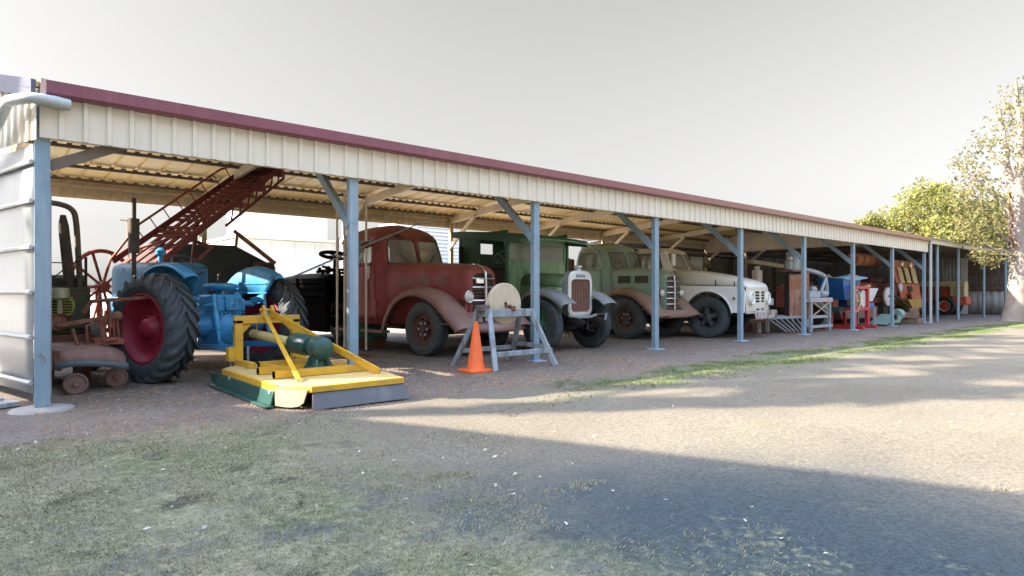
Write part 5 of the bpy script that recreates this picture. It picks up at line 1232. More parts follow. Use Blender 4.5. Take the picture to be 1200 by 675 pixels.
for k,((x,y),h,r,lab) in enumerate(polespec):
    t=thing('upright_pole',lab,'pole',(x,y,0),0,'upright poles by the second front post'); mb=MB(); mb.cyl((0,0,0),(0,0,h),r,10); build('shaft',mb,m_pole,t)
    mb=MB(); mb.lathe([(0,.02),(.09,.018),(.10,0)],(0,0,0),'z',14); build('foot',mb,m_dark,t)
    if k==2:
        mb=MB(); mb.sphere((0,0,2.08),.07,12,8); mb.cyl((-.12,0,2.08),(.12,0,2.08),.03,10); build('clamp',mb,M('red iron clamp',(.2,.035,.03),.7,.1,.2,9),t)
        mb=MB(); mb.prism([(-.03,1.40),(.07,1.42),(.08,1.55),(.04,1.68),(-.02,1.62)],'y',-.04,-.02); build('tag',mb,M('white tag',(.7,.7,.72),.6,0,.05,9),t)
mb=MB(); mb.tube([(4.22,3.3,1.40),(5.69,3.3,2.05),(7.28,3.3,2.72)],.016,8); single('slanting_rod',mb,m_galv,'long thin grey rod slanting across behind the second front post','rod')
tm=thing('teal_pump','small teal pump under the red truck behind the second front post','pump',(6.05,4.1,0))
m_teal=M('teal paint',(.05,.22,.17),.5,0,.2,6,rust=((.12,.08,.05),.2,9),bump=.06)
mb=MB(); mb.bb(5.7,6.5,3.9,4.3,.16,.42); mb.tube([(5.75,4.0,.44),(6.2,4.0,.44)],.1,14); mb.bb(6.2,6.45,3.92,4.2,.3,.52); build('pump_body',mb,m_teal,tm,world=True,bevel=.03)
for x in (5.85,6.3):
    mb=MB(); mb.lathe([(.12,-.03),(.12,.03),(.05,.04),(0,.04)],(x,3.86,.12),'y',20,sgn=-1); build('wheel',mb,m_rust,tm,world=True)
hd=thing('draw_bar','dark red draw bar lying on the ground beside the right tractor tyre','draw bar',(4.5,2.7,0))
mb=MB(); mb.bar((4.15,3.2,.52),(4.95,2.3,.08),.07,.08); mb.bar((4.9,2.38,.1),(5.15,2.1,.05),.04,.04); build('bar',mb,M('dark red bar',(.1,.03,.028),.7,0,.2,6),hd,world=True)
mb=MB(); mb.tube([(4.15,3.25,.45),(4.12,3.25,.72)],[.09,.03],12); build('hitch_cap',mb,m_yel,hd,world=True)
# ================================================================== cone and grindstone
m_or=M('orange cone plastic',(.80,.13,.02),.5,0,.08,4,bump=.03,streak=((.6,.11,.03),.6,6),rust=((.30,.10,.05),.16,7))
cn=thing('traffic_cone','orange traffic cone standing beside the grey grindstone trestle','traffic cone',(5.50,-.42,0))
cn.scale=(1.0,1.0,1.03)
mb=MB(); mb.lathe([(.14,.04),(.128,.06),(.032,.70),(.026,.705),(.022,.69)],(0,0,0),'z',32); build('cone_body',mb,m_or,cn)
mb=MB(); b8=[(.21*math.copysign(abs(math.cos(t))**.3,math.cos(t)),.21*math.copysign(abs(math.sin(t))**.3,math.sin(t))) for t in [2*math.pi*k/32 for k in range(32)]]; mb.prism(b8,'z',0,.04); build('base',mb,m_or,cn,bevel=.008)
gs=thing('grindstone','cream grindstone wheel in a grey weathered trestle frame on splayed legs','grindstone',(6.0,-.2,0))
def gp_(n,mb,m,par=None,**k): return build(n,mb,m,par or gs,world=True,**k)
gc=V(6.26,-.15,.90)
gdir=V(1,0,0); gax=V(0,-1,0)   # frame runs along gdir; wheel turns in that plane
if gax.y>0: gax=-gax
mb=MB(); mb.lathe([(.03,-.038),(.315,-.038),(.325,-.028),(.325,.028),(.315,.038),(.03,.038)],gc+V(0,0,.07),(gdir,V(0,0,1),gax),48); gw=gp_('grinding_wheel',mb,M('cream sandstone',(.52,.43,.31),.9,0,.1,7,bump=.3,second=((.42,.32,.2),.62,3)),smooth=40)
mb=MB(); mb.cyl(gc-gax*.16+V(0,0,.04),gc+gax*.16+V(0,0,.04),.022,10); gp_('spindle',mb,m_rust,gw)
m_tim=M('grey painted timber',(.25,.285,.305),.75,0,.2,3,streak=((.13,.135,.14),.55,9),bump=.2)
mb=MB()
for s in (1,-1):
    mb.bar(gc+gax*.13*s-gdir*.46+V(0,0,-.07),gc+gax*.13*s+gdir*.50+V(0,0,-.07),.07,.12)
mb.bar(gc-gdir*.42-gax*.13+V(0,0,-.07),gc-gdir*.42+gax*.13+V(0,0,-.07),.07,.11); mb.bar(gc+gdir*.46-gax*.13+V(0,0,-.07),gc+gdir*.46+gax*.13+V(0,0,-.07),.07,.11)
gp_('top_frame',mb,m_tim,bevel=.008)
for a in (-.40,.45):
    for s in (1,-1):
        p=gc+gdir*a+gax*.13*s+V(0,0,-.05); q=V(p.x,p.y,0)+gdir*(.16 if a>0 else -.2)+gax*.40*s
        mb=MB(); mb.bar(p,q,.075,.07); gp_('leg',mb,m_tim,bevel=.008)
mb=MB()
for s in (1,-1):
    p=V(gc.x,gc.y,.24)+gdir*-.50+gax*.435*s; q=V(gc.x,gc.y,.24)+gdir*.62+gax*.435*s
    if s>0 or 1: mb.bar(p+V(0,0,-.0),q,.04,.075)
p=V(gc.x,gc.y,.3); mb.bar(p+gdir*.57-gax*.42,p+gdir*.57+gax*.42,.04,.07)
gp_('stretcher',mb,m_tim,bevel=.006)
mb=MB(); mb.bar(gc+gdir*.02-gax*.2+V(0,0,.03),gc+gdir*.3-gax*.05+V(0,0,.0),.1,.04); mb.box(gc+gdir*.05+gax*.13,(.09,.09,.08)); mb.box(gc+gdir*.05-gax*.13,(.09,.09,.08)); gp_('bearing_block',mb,m_rust,bevel=.01)
mb=MB(); mb.bar(gc-gdir*.52+gax*.02+V(0,0,.01),gc-gdir*.36+gax*.02+V(0,0,.01),.16,.10); gp_('tool_rest',mb,M('rusted clamp',(.12,.10,.09),.7,.2,.3,9),bevel=.01)
# ================================================================== bay clutter at the right half of the shed
hp=thing('old_barrel','brown rusty barrel in a dark heap of scrap behind the green truck','barrel',(14.2,6.6,0))
mb=MB(); mb.lathe([(.0,0),(.28,0),(.3,.03),(.29,.28),(.305,.3),(.29,.33),(.29,.58),(.305,.6),(.29,.63),(.29,.88),(.27,.9),(0,.9)],(14.3,6.4,1.3),'z',24); build('drum',mb,M('tan rust barrel',(.22,.15,.095),.85,.05,.25,6,bump=.2),hp,world=True)
mb=MB(); mb.bb(13.2,15.2,6.0,7.4,1.1,1.3); mb.bb(13.3,13.4,6.1,7.3,0,1.1); mb.bb(15,15.1,6.1,7.3,0,1.1); single('scrap_bench',mb,m_woodbrown,'low brown timber bench under the rusty barrel and scrap heap','bench')
lumps('scrap_heap','dark brown heap of scrap on a bench behind the green truck bonnet','scrap heap',(13.9,6.7,1.75),(.7,.3,.35),26,M('dark scrap',(.045,.035,.028),.9,.1,.5,9,rust=((.12,.07,.05),.4,8),bump=.5),sz=(.13,.3))
# ---- rust panelled machine on a grey steel trestle
m_gsteel=M('pale grey blue steel',(.30,.345,.38),.5,.2,.14,4,rust=((.25,.18,.14),.15,9),bump=.05)
m_rustsheet=M('orange brown rust sheet',(.24,.105,.055),.85,.1,.35,3,second=((.34,.21,.15),.55,3.5),streak=((.13,.06,.04),.58,5),bump=.2)
pm=thing('panelled_machine','grey steel trestle machine with tall rust brown panels and a slatted apron','machine',(18.0,.7,0))
def pp(n,mb,m,par=None,**k): return build(n,mb,m,par or pm,world=True,**k)
mb=MB(); mb.add([(17.35,.62,1.66),(17.98,.55,1.66),(17.98,.55,.46),(17.35,.62,.46)],[(0,1,2,3)]); mb.add([(17.99,.52,1.72),(18.28,.48,1.72),(18.28,.48,.46),(17.99,.52,.46)],[(0,1,2,3)]); pp('rust_panel',mb,m_rustsheet,solid=.03,smooth=0)
mb=MB(); mb.bb(17.42,18.26,.64,.78,.46,1.6); mb.bb(17.32,17.36,.6,.66,.46,1.72); mb.bb(18.27,18.31,.52,.6,.46,1.76); pp('machine_body',mb,m_dark)
mb=MB(); mb.bb(17.3,18.35,.5,1.0,1.73,1.78); pp('top_plate',mb,m_rust,bevel=.01)
mb=MB(); mb.cyl((17.95,.8,1.76),(17.95,.8,2.32),.17,20); mb.tube([(18.15,.75,1.76),(18.15,.75,2.2)],.09,12); mb.cyl((17.72,.8,1.8),(17.72,.8,2.05),.1,14); pp('vertical_drum',mb,m_gsteel,bevel=.008)
mb=MB(); mb.sphere((17.72,.76,2.12),.07,12,8); pp('glass_lamp',mb,M('lamp glass',(.6,.6,.58),.15,.2,.05,5,bump=0))
mb=MB(); mb.tube(cr([(18.2,.7,1.82),(18.7,.6,1.78),(19.3,.55,1.68),(19.55,.55,1.55),(19.65,.55,1.1)],5),.07,12); mb.tube([(19.45,.5,1.55),(19.1,.5,1.12)],.05,10); pp('elbow_pipe',mb,m_gsteel)
mb=MB(); mb.bb(17.95,19.45,.28,.9,.86,.99); bch=pp('bench_top',mb,M('pinkish grey bench',(.38,.33,.35),.7,.05,.12,4,bump=.1),bevel=.01)
mb=MB()
for x in (18.05,19.3):
    for y in (.32,.85): mb=MB(); mb.bar((x,y,0),(x,y,.88),.07); pp('trestle_leg',mb,m_gsteel,bevel=.005)
mb=MB(); mb.bb(18.0,19.5,.30,.36,.12,.2); mb.bb(18.0,19.4,.30,.36,.40,.48); pp('trestle_rail',mb,m_gsteel,bevel=.005)
mb=MB(); mb.bar((18.1,.3,.46),(19.25,.3,.86),.03); mb.bar((18.1,.28,.86),(19.25,.28,.46),.03); pp('cross_brace',mb,M('tan timber brace',(.4,.28,.16),.8,0,.2,6))
mb=MB(); mb.add([(16.35,.75,.44),(18.1,.45,.44),(18.1,.70,.48),(16.35,1.1,.48)],[(0,1,2,3)]); pp('apron_deck',mb,m_gsteel,solid=.06,smooth=0)
mb=MB()
for k in range(7):
    f=k/6; a=V(16.5,.80,.42).lerp(V(17.9,.52,.42),f); b=V(17.2,.62,.04).lerp(V(18.1,.40,.04),f); mb.bar(a,b,.07,.03)
pp('apron_slat',mb,M('grey slat',(.26,.26,.26),.7,.1,.15,6,bump=.1))
mb=MB(); mb.prism([(17.7,.44),(18.15,.44),(18.15,.05)],'y',.41,.45); pp('gusset',mb,m_gsteel)
mb=MB(); mb.bb(18.2,18.9,.4,.85,.99,1.18); mb.tube([(18.95,.45,1.1),(19.35,.45,1.1)],.1,12); mb.sphere((18.6,.5,1.22),.12,12,8); pp('motor_block',mb,m_gsteel,bevel=.02)
mb=MB(); mb.cyl((17.05,1.4,1.45),(17.05,1.4,1.78),.14,18); mb.cyl((17.05,1.4,1.78),(17.05,1.4,1.9),.07,12); single('white_canister',mb,M('cream canister',(.55,.5,.42),.5,0,.1,6),'cream canister standing beside the rust brown panels','canister')
mb=MB(); mb.lathe([(.42,-.12),(.42,.12),(.2,.14),(0,.14)],(17.0,1.5,1.1),'y',26); mb.lathe([(.42,-.12),(.2,-.14),(0,-.14)],(17.0,1.5,1.1),'y',26); mb.bb(16.9,17.1,1.45,1.7,0,.8); single('iron_pulley',mb,m_rust,'dark rusty round pulley left of the rust brown panels','pulley')
mb=MB(); mb.bb(16.6,17.25,1.0,1.3,.78,.98); mb.bb(16.75,16.95,1.05,1.25,.98,1.15); mb.bb(16.65,16.72,1.1,1.2,.0,.78); mb.bb(17.12,17.2,1.1,1.2,0,.78); single('white_bench_vice',mb,M('white enamel',(.6,.62,.64),.45,0,.06,6),'small white enamel bench left of the rust brown panels','bench',bevel=.02)
# pale green wheel with hose behind the trestle
hw=thing('pale_green_wheel','pale green machine wheel standing behind the grey trestle','wheel',(20.0,1.1,0))
m_pg=M('pale green paint',(.19,.28,.24),.55,0,.15,5,rust=((.25,.2,.14),.2,8),bump=.08)
mb=MB(); mb.lathe([(.40,-.07),(.43,-.05),(.43,.05),(.40,.07),(.33,.07),(.33,-.07)],(19.9,1.0,.44),'x',32,closed=True); build('wheel_rim',mb,m_pg,hw,world=True)
mb=MB(); mb.lathe([(.33,-.01),(.1,-.03),(.08,-.08),(0,-.08)],(19.9,1.0,.44),'x',28); mb.bb(19.95,20.4,.8,1.3,.1,.5); build('wheel_disc',mb,m_dark,hw,world=True)
# ---- blue and red seed cleaner
m_sblue=M('strong blue paint',(.02,.12,.36),.45,0,.18,4,rust=((.1,.1,.12),.12,8),bump=.05); m_slb=M('pale blue lid',(.25,.42,.56),.5,0,.12,4,bump=.05)
m_sred=M('bright red paint',(.42,.025,.03),.45,0,.15,4,rust=((.2,.05,.04),.14,8),bump=.05)
sc_=thing('seed_cleaner','blue hopper seed cleaner on a bright red frame with a wooden hand wheel','machine',(21.2,.6,0))
def sp_(n,mb,m,par=None,**k): return build(n,mb,m,par or sc_,world=True,**k)
mb=MB(); mb.loft([[V(20.35,1.15,1.58),V(21.75,1.15,1.58),V(21.75,.35,1.58),V(20.35,.35,1.58)],[V(20.5,1.1,1.30),V(21.7,1.1,1.30),V(21.7,.4,1.30),V(20.5,.4,1.30)],[V(20.75,1.05,.92),V(21.6,1.05,.92),V(21.6,.45,.92),V(20.75,.45,.92)]],ring=True,cap1=True); hop=sp_('hopper',mb,m_sblue,solid=.02,smooth=0)
mb=MB(); mb.box((21.35,.45,1.62),(1.1,.5,.03),rot=(.2,-.08,0)); mb.box((20.7,.7,1.6),(.7,.8,.03),rot=(.1,.06,0)); sp_('hopper_lid',mb,m_slb,hop)
mb=MB(); mb.bb(21.62,22.3,.35,1.0,.62,1.25); sp_('cleaner_body',mb,m_sblue,bevel=.02)
mb=MB(); mb.add([(22.15,.25,1.28),(22.95,.25,1.28),(22.45,.25,.86),(22.15,.25,.86),(22.15,.8,1.28),(22.95,.8,1.28),(22.45,.8,.86),(22.15,.8,.86)],[(0,1,2,3),(4,5,6,7),(0,3,7,4),(1,2,6,5),(2,3,7,6)]); sp_('chute',mb,M('pale grey chute',(.5,.52,.52),.5,.1,.1,5),smooth=0,solid=.015)
mb=MB(); mb.bb(22.2,22.75,.3,.9,.62,.80); sp_('seed_tray',mb,m_sblue,bevel=.01)
mb=MB(); mb.cyl((21.78,.28,.95),(21.78,.7,.95),.28,24); sp_('fan_case',mb,M('white fan case',(.55,.55,.53),.5,0,.08,5))
mb=MB(); mb.ring((21.0,.22,.88),.34,.03,'y',30,8)
for k in range(6): a=k*math.pi/3; mb.bar((21.0,.22,.88),(21.0+.33*math.cos(a),.22,.88+.33*math.sin(a)),.035,.03)
mb.cyl((21.0,.17,.88),(21.0,.3,.88),.06,14); sp_('hand_wheel',mb,M('straw coloured wheel',(.45,.33,.16),.7,0,.2,8))
mb=MB()
for x in (20.95,22.0):
    mb.bar((x,.25,.0),(x,.25,1.32),.13,.11); mb.bar((x,.95,0),(x,.95,1.2),.11,.1); mb.bar((x-.05,-.05,.05),(x-.05,1.25,.05),.14,.09)
    
mb.bar((20.9,.25,.62),(22.1,.25,.62),.1,.1); mb.bar((20.3,.9,0),(20.3,.9,.95),.12); mb.bar((20.2,.9,.05),(21,.9,.05),.14,.08); mb.bar((20.3,.9,.55),(21,.9,.6),.07); mb.bar((20.9,.3,.62),(20.9,.95,.62),.09); mb.bar((20.85,.25,1.3),(22.05,.25,1.3),.09)
sp_('frame',mb,m_sred,bevel=.008)
mb=MB(); mb.bar((22.6,.25,0),(22.6,.25,.66),.06); mb.bar((22.7,.8,0),(22.7,.8,.66),.06); sp_('grey_leg',mb,m_gsteel)
mb=MB(); mb.box((21.6,.5,1.45),(.3,.24,.26),rot=(0,0,.3)); mb.sphere((21.55,.45,1.62),.1,10,7); mb.cyl((22.2,.5,1.27),(22.75,.45,1.36),.06,10); sp_('feed_block',mb,M('orange timber block',(.42,.22,.1),.8,0,.2,6),bevel=.01)
mb=MB(); mb.bb(20.45,20.85,.5,.9,.52,.68); sp_('dark_box',mb,m_dkgreen)
# ---- old red header
m_hred=M('old brick red paint',(.34,.105,.085),.7,0,.2,2,rust=((.16,.08,.05),.35,4),dust=((.3,.2,.16),.3),bump=.1)
hdr=thing('old_header','long brick red old harvester body behind the seed cleaner','harvester',(27.5,2.6,0))
def hh(n,mb,m,par=None,**k): return build(n,mb,m,par or hdr,world=True,**k)
mb=MB(); mb.prism([(24.0,.55),(24.0,1.35),(25.2,1.55),(31.5,1.55),(31.5,.5),(26,.45)],'y',2.4,4.4); hb=hh('body',mb,m_hred,bevel=.03)
mb=MB(); mb.prism([(23.2,.2),(23.0,.5),(26.8,.62),(27.5,.15)],'y',1.5,2.38); hh('cutter_tray',mb,M('faded pink red',(.26,.13,.11),.75,0,.2,3,rust=((.15,.08,.06),.3,6),bump=.1),bevel=.02)
mb=MB(); mb.bar((23.0,1.45,1.02),(30,1.6,.95),.05); mb.bar((23.4,1.4,.8),(26,1.5,.9),.06); mb.bar((27.5,1.4,1.2),(29.2,1.2,.5),.07); hh('cross_shaft',mb,m_dark)
m_wdisc=M('white disc paint',(.62,.63,.62),.5,0,.08,4,rust=((.3,.22,.16),.1,8))
mb=MB(); mb.lathe([(.36,-.03),(.36,.03),(.33,.05),(0,.05)],(26.85,1.25,.98),'y',32,sgn=-1); mb.lathe([(.36,.03),(0,.03)],(26.85,1.25,.98),'y',32); dsc=hh('white_disc',mb,m_wdisc)
mb=MB(); mb.cyl((26.85,1.17,1.0),(26.85,1.2,1.0),.05,14); mb.box((26.98,1.185,1.0),(.14,.02,.05)); mb.bb(26.55,27.1,1.3,1.6,.3,.75); hh('disc_hub',mb,m_dark,dsc)
mb=MB(); mb.lathe([(.17,-.02),(.17,.02),(0,.03)],(28.1,1.2,1.36),'y',24,sgn=-1); hh('small_disc',mb,M('pale blue white disc',(.5,.58,.66),.5,0,.08,4))
m_drum=M('orange rust drum',(.46,.19,.09),.8,.05,.25,5,bump=.15)
for k,lab in enumerate(['leftmost of four rusty drums hung in a row under the shed roof','second from left of four rusty drums hung under the shed roof','third from left of four rusty drums hung under the shed roof','rightmost of four rusty drums hung under the shed roof']):
    t=thing('hanging_drum',lab,'drum',(27.3+.66*k,2.6,2.5),0,'rusty drums hung under the roof')
    mb=MB(); mb.lathe([(0,-.27),(.24,-.27),(.27,-.2),(.25,-.1),(.27,0),(.25,.1),(.27,.2),(.24,.27),(0,.27)],(0,0,0),'x',20); build('drum_shell',mb,m_drum,t)
    mb=MB(); mb.tube([(0,0,.25),(0,0,.75)],.015,6); build('hanger',mb,m_dark,t)
# ---- orange and cream elevator head leaning up behind the last posts
m_orr=M('faded orange paint',(.42,.125,.06),.65,0,.2,3,rust=((.2,.09,.05),.25,6),bump=.08); m_crm=M('aged cream paint',(.52,.44,.22),.65,0,.15,4,rust=((.3,.16,.09),.2,7),bump=.06); m_ylw=M('dirty yellow paint',(.42,.27,.05),.7,0,.2,4,rust=((.2,.1,.05),.3,7),bump=.08)
el=thing('orange_elevator','tall orange and cream leaning elevator board with two lamps beside the last front post','machine',(29.8,1.6,0))
def ee(n,mb,m,par=None,**k): return build(n,mb,m,par or el,world=True,**k)
def bd(f,g): # board surface: f across 0..1, g up 0..1
    a=V(29.15,1.55,.85).lerp(V(28.55,1.75,2.5),g); b=V(31.3,1.4,.85).lerp(V(30.9,1.6,2.46),g); return a.lerp(b,f)
mb=MB(); mb.add([bd(0,.42),bd(1,.42),bd(1,1),bd(0,1)],[(0,1,2,3)]); up_=ee('upper_board',mb,m_orr,solid=.06,smooth=0)
mb=MB()
for f in (.16,.45,.74): mb.add([bd(f,.42)+V(0,-.06,0),bd(f+.18,.42)+V(0,-.06,0),bd(f+.18,.82)+V(0,-.06,0),bd(f,.82)+V(0,-.06,0)],[(0,1,2,3)])
ee('cream_strip',mb,m_crm,up_,solid=.03,smooth=0)
mb=MB()
for f in (.36,.66): mb.bar(bd(f,.44)+V(0,-.08,0),bd(f,.86)+V(0,-.08,0),.05,.04)
ee('dark_bar',mb,m_dark,up_)
for f in (.40,.78):
    c=bd(f,.90)+V(0,-.07,0); mb=MB(); mb.lathe([(.12,.1),(.13,0),(.11,-.03),(0,-.05)],c,'y',20); ee('work_lamp',mb,M('lamp glass cream',(.75,.7,.55),.2,.1,.1,6,bump=0),up_)
mb=MB(); mb.add([bd(.05,.02),bd(.95,.02),bd(1.02,.40),bd(.02,.40)],[(0,1,2,3)]); mb.add([bd(.3,-.02)+V(0,-.2,0),bd(.72,-.02)+V(0,-.2,0),bd(.72,.2)+V(0,-.2,0),bd(.3,.2)+V(0,-.2,0)],[(0,1,2,3)]); lo=ee('lower_board',mb,m_orr,solid=.06,smooth=0)
mb=MB(); mb.add([bd(.42,.2)+V(0,-.05,0),bd(.62,.2)+V(0,-.05,0),bd(.62,.34)+V(0,-.05,0),bd(.42,.34)+V(0,-.05,0)],[(0,1,2,3)]); ee('dark_opening',mb,m_dark,lo,solid=.03,smooth=0)
mb=MB(); mb.prism([(29.0,.86),(31.2,.86),(30.7,.5),(29.6,.45)],'y',1.2,1.8); ee('yellow_trough',mb,m_ylw,bevel=.02)
mb=MB(); mb.bb(29.3,31.0,1.5,2.3,.0,.5); mb.bar((31.0,1.5,.3),(32.0,1.4,.9),.2,.1); ee('dark_base',mb,m_dark,bevel=.03)
# ---- small green motor and timber block near the eighth post
gm_=thing('green_motor','small pale green motor housing on the gravel beside the eighth front post','motor',(24.2,.4,0))
mb=MB(); mb.prism([(23.3,.05),(24.6,.05),(24.8,.26),(24.4,.38),(23.8,.24)],'y',.1,.7); build('housing',mb,m_pg,gm_,world=True,bevel=.05)
mb=MB(); mb.cyl((24.75,.3,.34),(25.1,.3,.36),.21,20); build('blower',mb,m_pg,gm_,world=True,bevel=.02)
mb=MB(); mb.bb(23.3,25.2,.15,.65,0,.06); mb.cyl((24.1,.05,.3),(24.1,.12,.3),.1,14); build('base',mb,m_dark,gm_,world=True)
for k,(c_,s_,r_,lab) in enumerate([((26.05,.2,.1),(.7,.6,.2),(0,0,0),'brown timber block lying on the ground right of the green motor, bottom of the stack'),((26.0,.2,.31),(.7,.5,.21),(0,0,.3),'brown timber block in the middle of the stack right of the green motor'),((25.9,.1,.495),(.3,.3,.155),(0,0,.5),'small brown timber block topmost of the stack right of the green motor')]):
    mb=MB(); mb.box(c_,s_,rot=r_); single('timber_block',mb,m_woodbrown,lab,'timber block','stacked timber blocks',bevel=.02)
# small cans on the shelf ahead of the rear wall
for k,(x,z,h,m_,lab) in enumerate([(25.2,1.55,.3,m_wdisc,'white tin standing on the red harvester body, left of two'),(27.2,1.55,.36,M('cream tin',(.55,.5,.4),.5,0,.08,5),'cream tin standing on the red harvester body, right of two'),(24.2,1.43,.34,m_dark,'dark bottle shaped can on the left end of the red harvester')]):
    mb=MB(); mb.lathe([(0,0),(.12,0),(.12,h*.8),(.05,h*.88),(.05,h),(0,h)],(x,2.8,z),'z',16); single('tin_can',mb,m_,lab,'tin')
mb=MB(); mb.bb(29.0,30.2,2.6,3.6,1.56,1.8); single('red_box',mb,M('dark red box',(.16,.03,.03),.6,0,.15,5),'dark red box on the red harvester body behind the leaning elevator','box',bevel=.02)
mb=MB(); mb.box((20.6,3.0,2.12),(2.2,.3,.14),rot=(0,.05,0)); single('roof_board',mb,M('pale timber board',(.5,.42,.3),.8,0,.12,5),'pale timber board laid level under the roof above the blue hopper','board',bevel=.01)
mb=MB(); mb.tube([(20.0,3.0,2.05),(20.0,3.0,0)],.05,8); mb.tube([(21.3,3.0,2.0),(21.3,3.0,0)],.05,8); mb.bar((20,3,1.2),(21.3,3,1.2),.06); single('board_trestle',mb,m_dark,'dark trestle legs holding the pale timber board','trestle')
# ---- orange and cream tractor at the far end
m_corg=M('faded tractor orange',(.5,.10,.04),.55,0,.18,4,rust=((.2,.07,.04),.2,8),bump=.05); m_chood=M('beige bonnet paint',(.52,.43,.24),.5,0,.1,3,bump=.04)
ct=thing('orange_tractor','beige and orange tractor with red wheel centres parked in the lean-to','tractor',(37.6,2.0,0))
def ctp(n,mb,m,par=None,**k): return build(n,mb,m,par or ct,**k)
mb=MB(); mb.loft(hood([(-.75,.34,.95,1.45,1.70),(-.16,.34,.95,1.47,1.72),(-.14,.34,1.46,1.54,1.72),(1.4,.36,1.46,1.54,1.72)],ex=5),cap0=True,cap1=True); ho=ctp('bonnet',mb,m_chood,smooth=45)
mb=MB()
for k in range(9): mb.bar((-.345,-.70,1.02+.05*k),(-.345,-.30,1.02+.05*k),.012,.02)
ctp('side_grille',mb,M('olive grille',(.28,.25,.1),.6,0,.15,6),ho)
mb=MB(); mb.bb(-.3,.3,-.12,1.5,.5,1.44); mb.bb(-.36,-.3,.05,.5,.65,.9); mb.bb(-.34,-.3,.1,.4,1.0,1.3); mb.bb(-.35,-.3,.55,.7,.95,1.4); mb.bb(-.35,-.3,.6,1.2,.7,1.0); ctp('engine',mb,M('dark red engine',(.32,.06,.035),.7,.1,.3,6),bevel=.03)
mb=MB(); mb.bb(-.36,.36,-.85,-.2,.52,.94); ctp('front_frame',mb,m_corg,bevel=.05)
for s in (-1,1):
    mb=MB(); c=(s*.62,.0,.46); p=[(.24,-.1),(.28,-.125),(.40,-.13),(.45,-.09),(.46,-.03)]; mb.lathe(p+[(a,-b) for a,b in p[::-1]],c,'x',36); t=ctp('front_wheel',mb,m_rubberdark)
    mb=MB(); mb.lathe([(.275,.115),(.235,.11),(.225,.07)],c,'x',32,sgn=s); build('rim_ring',mb,M('cream rim ring',(.6,.55,.45),.5,0,.1,5),t)
    mb=MB(); mb.lathe([(.228,.08),(.2,.05),(.1,.06),(.09,.11),(0,.115)],c,'x',32,sgn=s); build('rim',mb,M('red rim paint',(.45,.06,.025),.5,0,.12,5),t)
    c=(s*.75,2.6,.75); mb=MB(); p=[(.4,-.18),(.45,-.22),(.65,-.22),(.73,-.17),(.75,-.1)]; mb.lathe(p+[(a,-b) for a,b in p[::-1]],c,'x',40); t=ctp('rear_wheel',mb,m_rubberdark)
    mb=MB(); mb.lathe([(.45,.2),(.38,.1),(.1,.1),(0,.15)],c,'x',32,sgn=s); build('rim',mb,m_corg,t)
mb=MB(); mb.bar((-.6,0,.46),(.6,0,.46),.1,.1); ctp('front_axle',mb,m_corg)
mb=MB(); mb.bb(-.3,.3,1.5,2.9,.5,1.2); mb.bb(-.25,.25,2.2,2.7,1.2,1.35); ctp('gearbox',mb,m_corg,bevel=.03)
mb=MB(); mb.tube([(-.1,.5,1.7),(-.1,.5,2.3)],.035,8); ctp('exhaust_stack',mb,m_dark)
# ================================================================== trees
m_barkw=M('pale gum bark',(.25,.22,.195),.85,0,.2,2.2,second=((.17,.145,.125),.55,3),streak=((.24,.19,.16),.57,6),rust=((.30,.16,.09),.13,1.6),bump=.6,bscale=14)
m_barkd=M('grey brown bark',(.15,.12,.095),.9,0,.25,4,bump=.4,bscale=20)
m_leafy=leaf_mat('yellow green leaves',(.14,.155,.04),(.26,.26,.085),(.38,.35,.16),.5)
m_leafg=leaf_mat('mid green leaves',(.10,.12,.04),(.19,.205,.08),(.32,.30,.14),.5)
m_leafgum=leaf_mat('gum leaves',(.11,.115,.05),(.21,.19,.085),(.32,.265,.14),.5)
def leaves(mb,c,rad,n,size,droop=0,flat=.8):
    for k in range(n):
        # points inside a ragged ellipsoid, denser outward
        while True:
            q=V(rnd(-1,1),rnd(-1,1),rnd(-1,1))
            if q.length<1: break
        q=V(q.x*rad,q.y*rad,q.z*rad*flat); p=Vector(c)+q
        s=size*rnd(.6,1.4); a=V(rnd(-1,1),rnd(-1,1),rnd(-1,1)-droop).normalized(); b=a.cross(V(rnd(-1,1),rnd(-1,1),rnd(-1,1)))
        if b.length<.05: continue
        b=b.normalized()*s*(.5 if droop==0 else .24)
        mb.add([p-b*.2,p+a*s*.5-b,p+a*s,p+a*s*.5+b],[(0,1,2,3)])
def limb(mb,p0,p1,r0,r1,wob=.12,n=7,seg=6):
    p0=Vector(p0);p1=Vector(p1);L=(p1-p0).length;pts=[];rs=[]
    for i in range(seg+1):
        f=i/seg; w=wob*L*math.sin(math.pi*f)
        pts.append(p0.lerp(p1,f)+V(rnd(-w,w),rnd(-w,w),rnd(-w,w))*.5); rs.append(r0+(r1-r0)*f)
    mb.tube(pts,rs,n); return pts
def bushy(name,label,cat,loc,h,cw,mat,group,n=70,per=90,size=.17,base=.18,seed=1):
    random.seed(seed); t=thing(name,label,cat,loc,0,group); tb=MB(); lb=MB()
    limb(tb,(0,0,-.1),(rnd(-.2,.2),rnd(-.2,.2),h*.55),.05*h*.55,.03*h*.5,.05)
    for k in range(n):
        f=base+(1-base)*rnd(0,1)**.85; prof=math.sin(math.pi*min(1,max(.08,(f-base)/(1-base)*.86+.12)))**.6
        a=rnd(0,6.283); r=cw*prof*rnd(.15,1)**.5; p=V(r*math.cos(a),r*math.sin(a),h*f*rnd(.94,1.05))
        if k%3==0: limb(tb,(0,0,h*max(.1,f-.3)),p,.012*h*.5,.015,.1,5,4)
        leaves(lb,p,cw*rnd(.16,.34),int(2.1*per*rnd(.6,1.3)),size)
    build('trunk',tb,m_barkd,t); build('crown',lb,mat,t,smooth=0,weld=False); return t
G1='yellow green trees behind the lean-to'
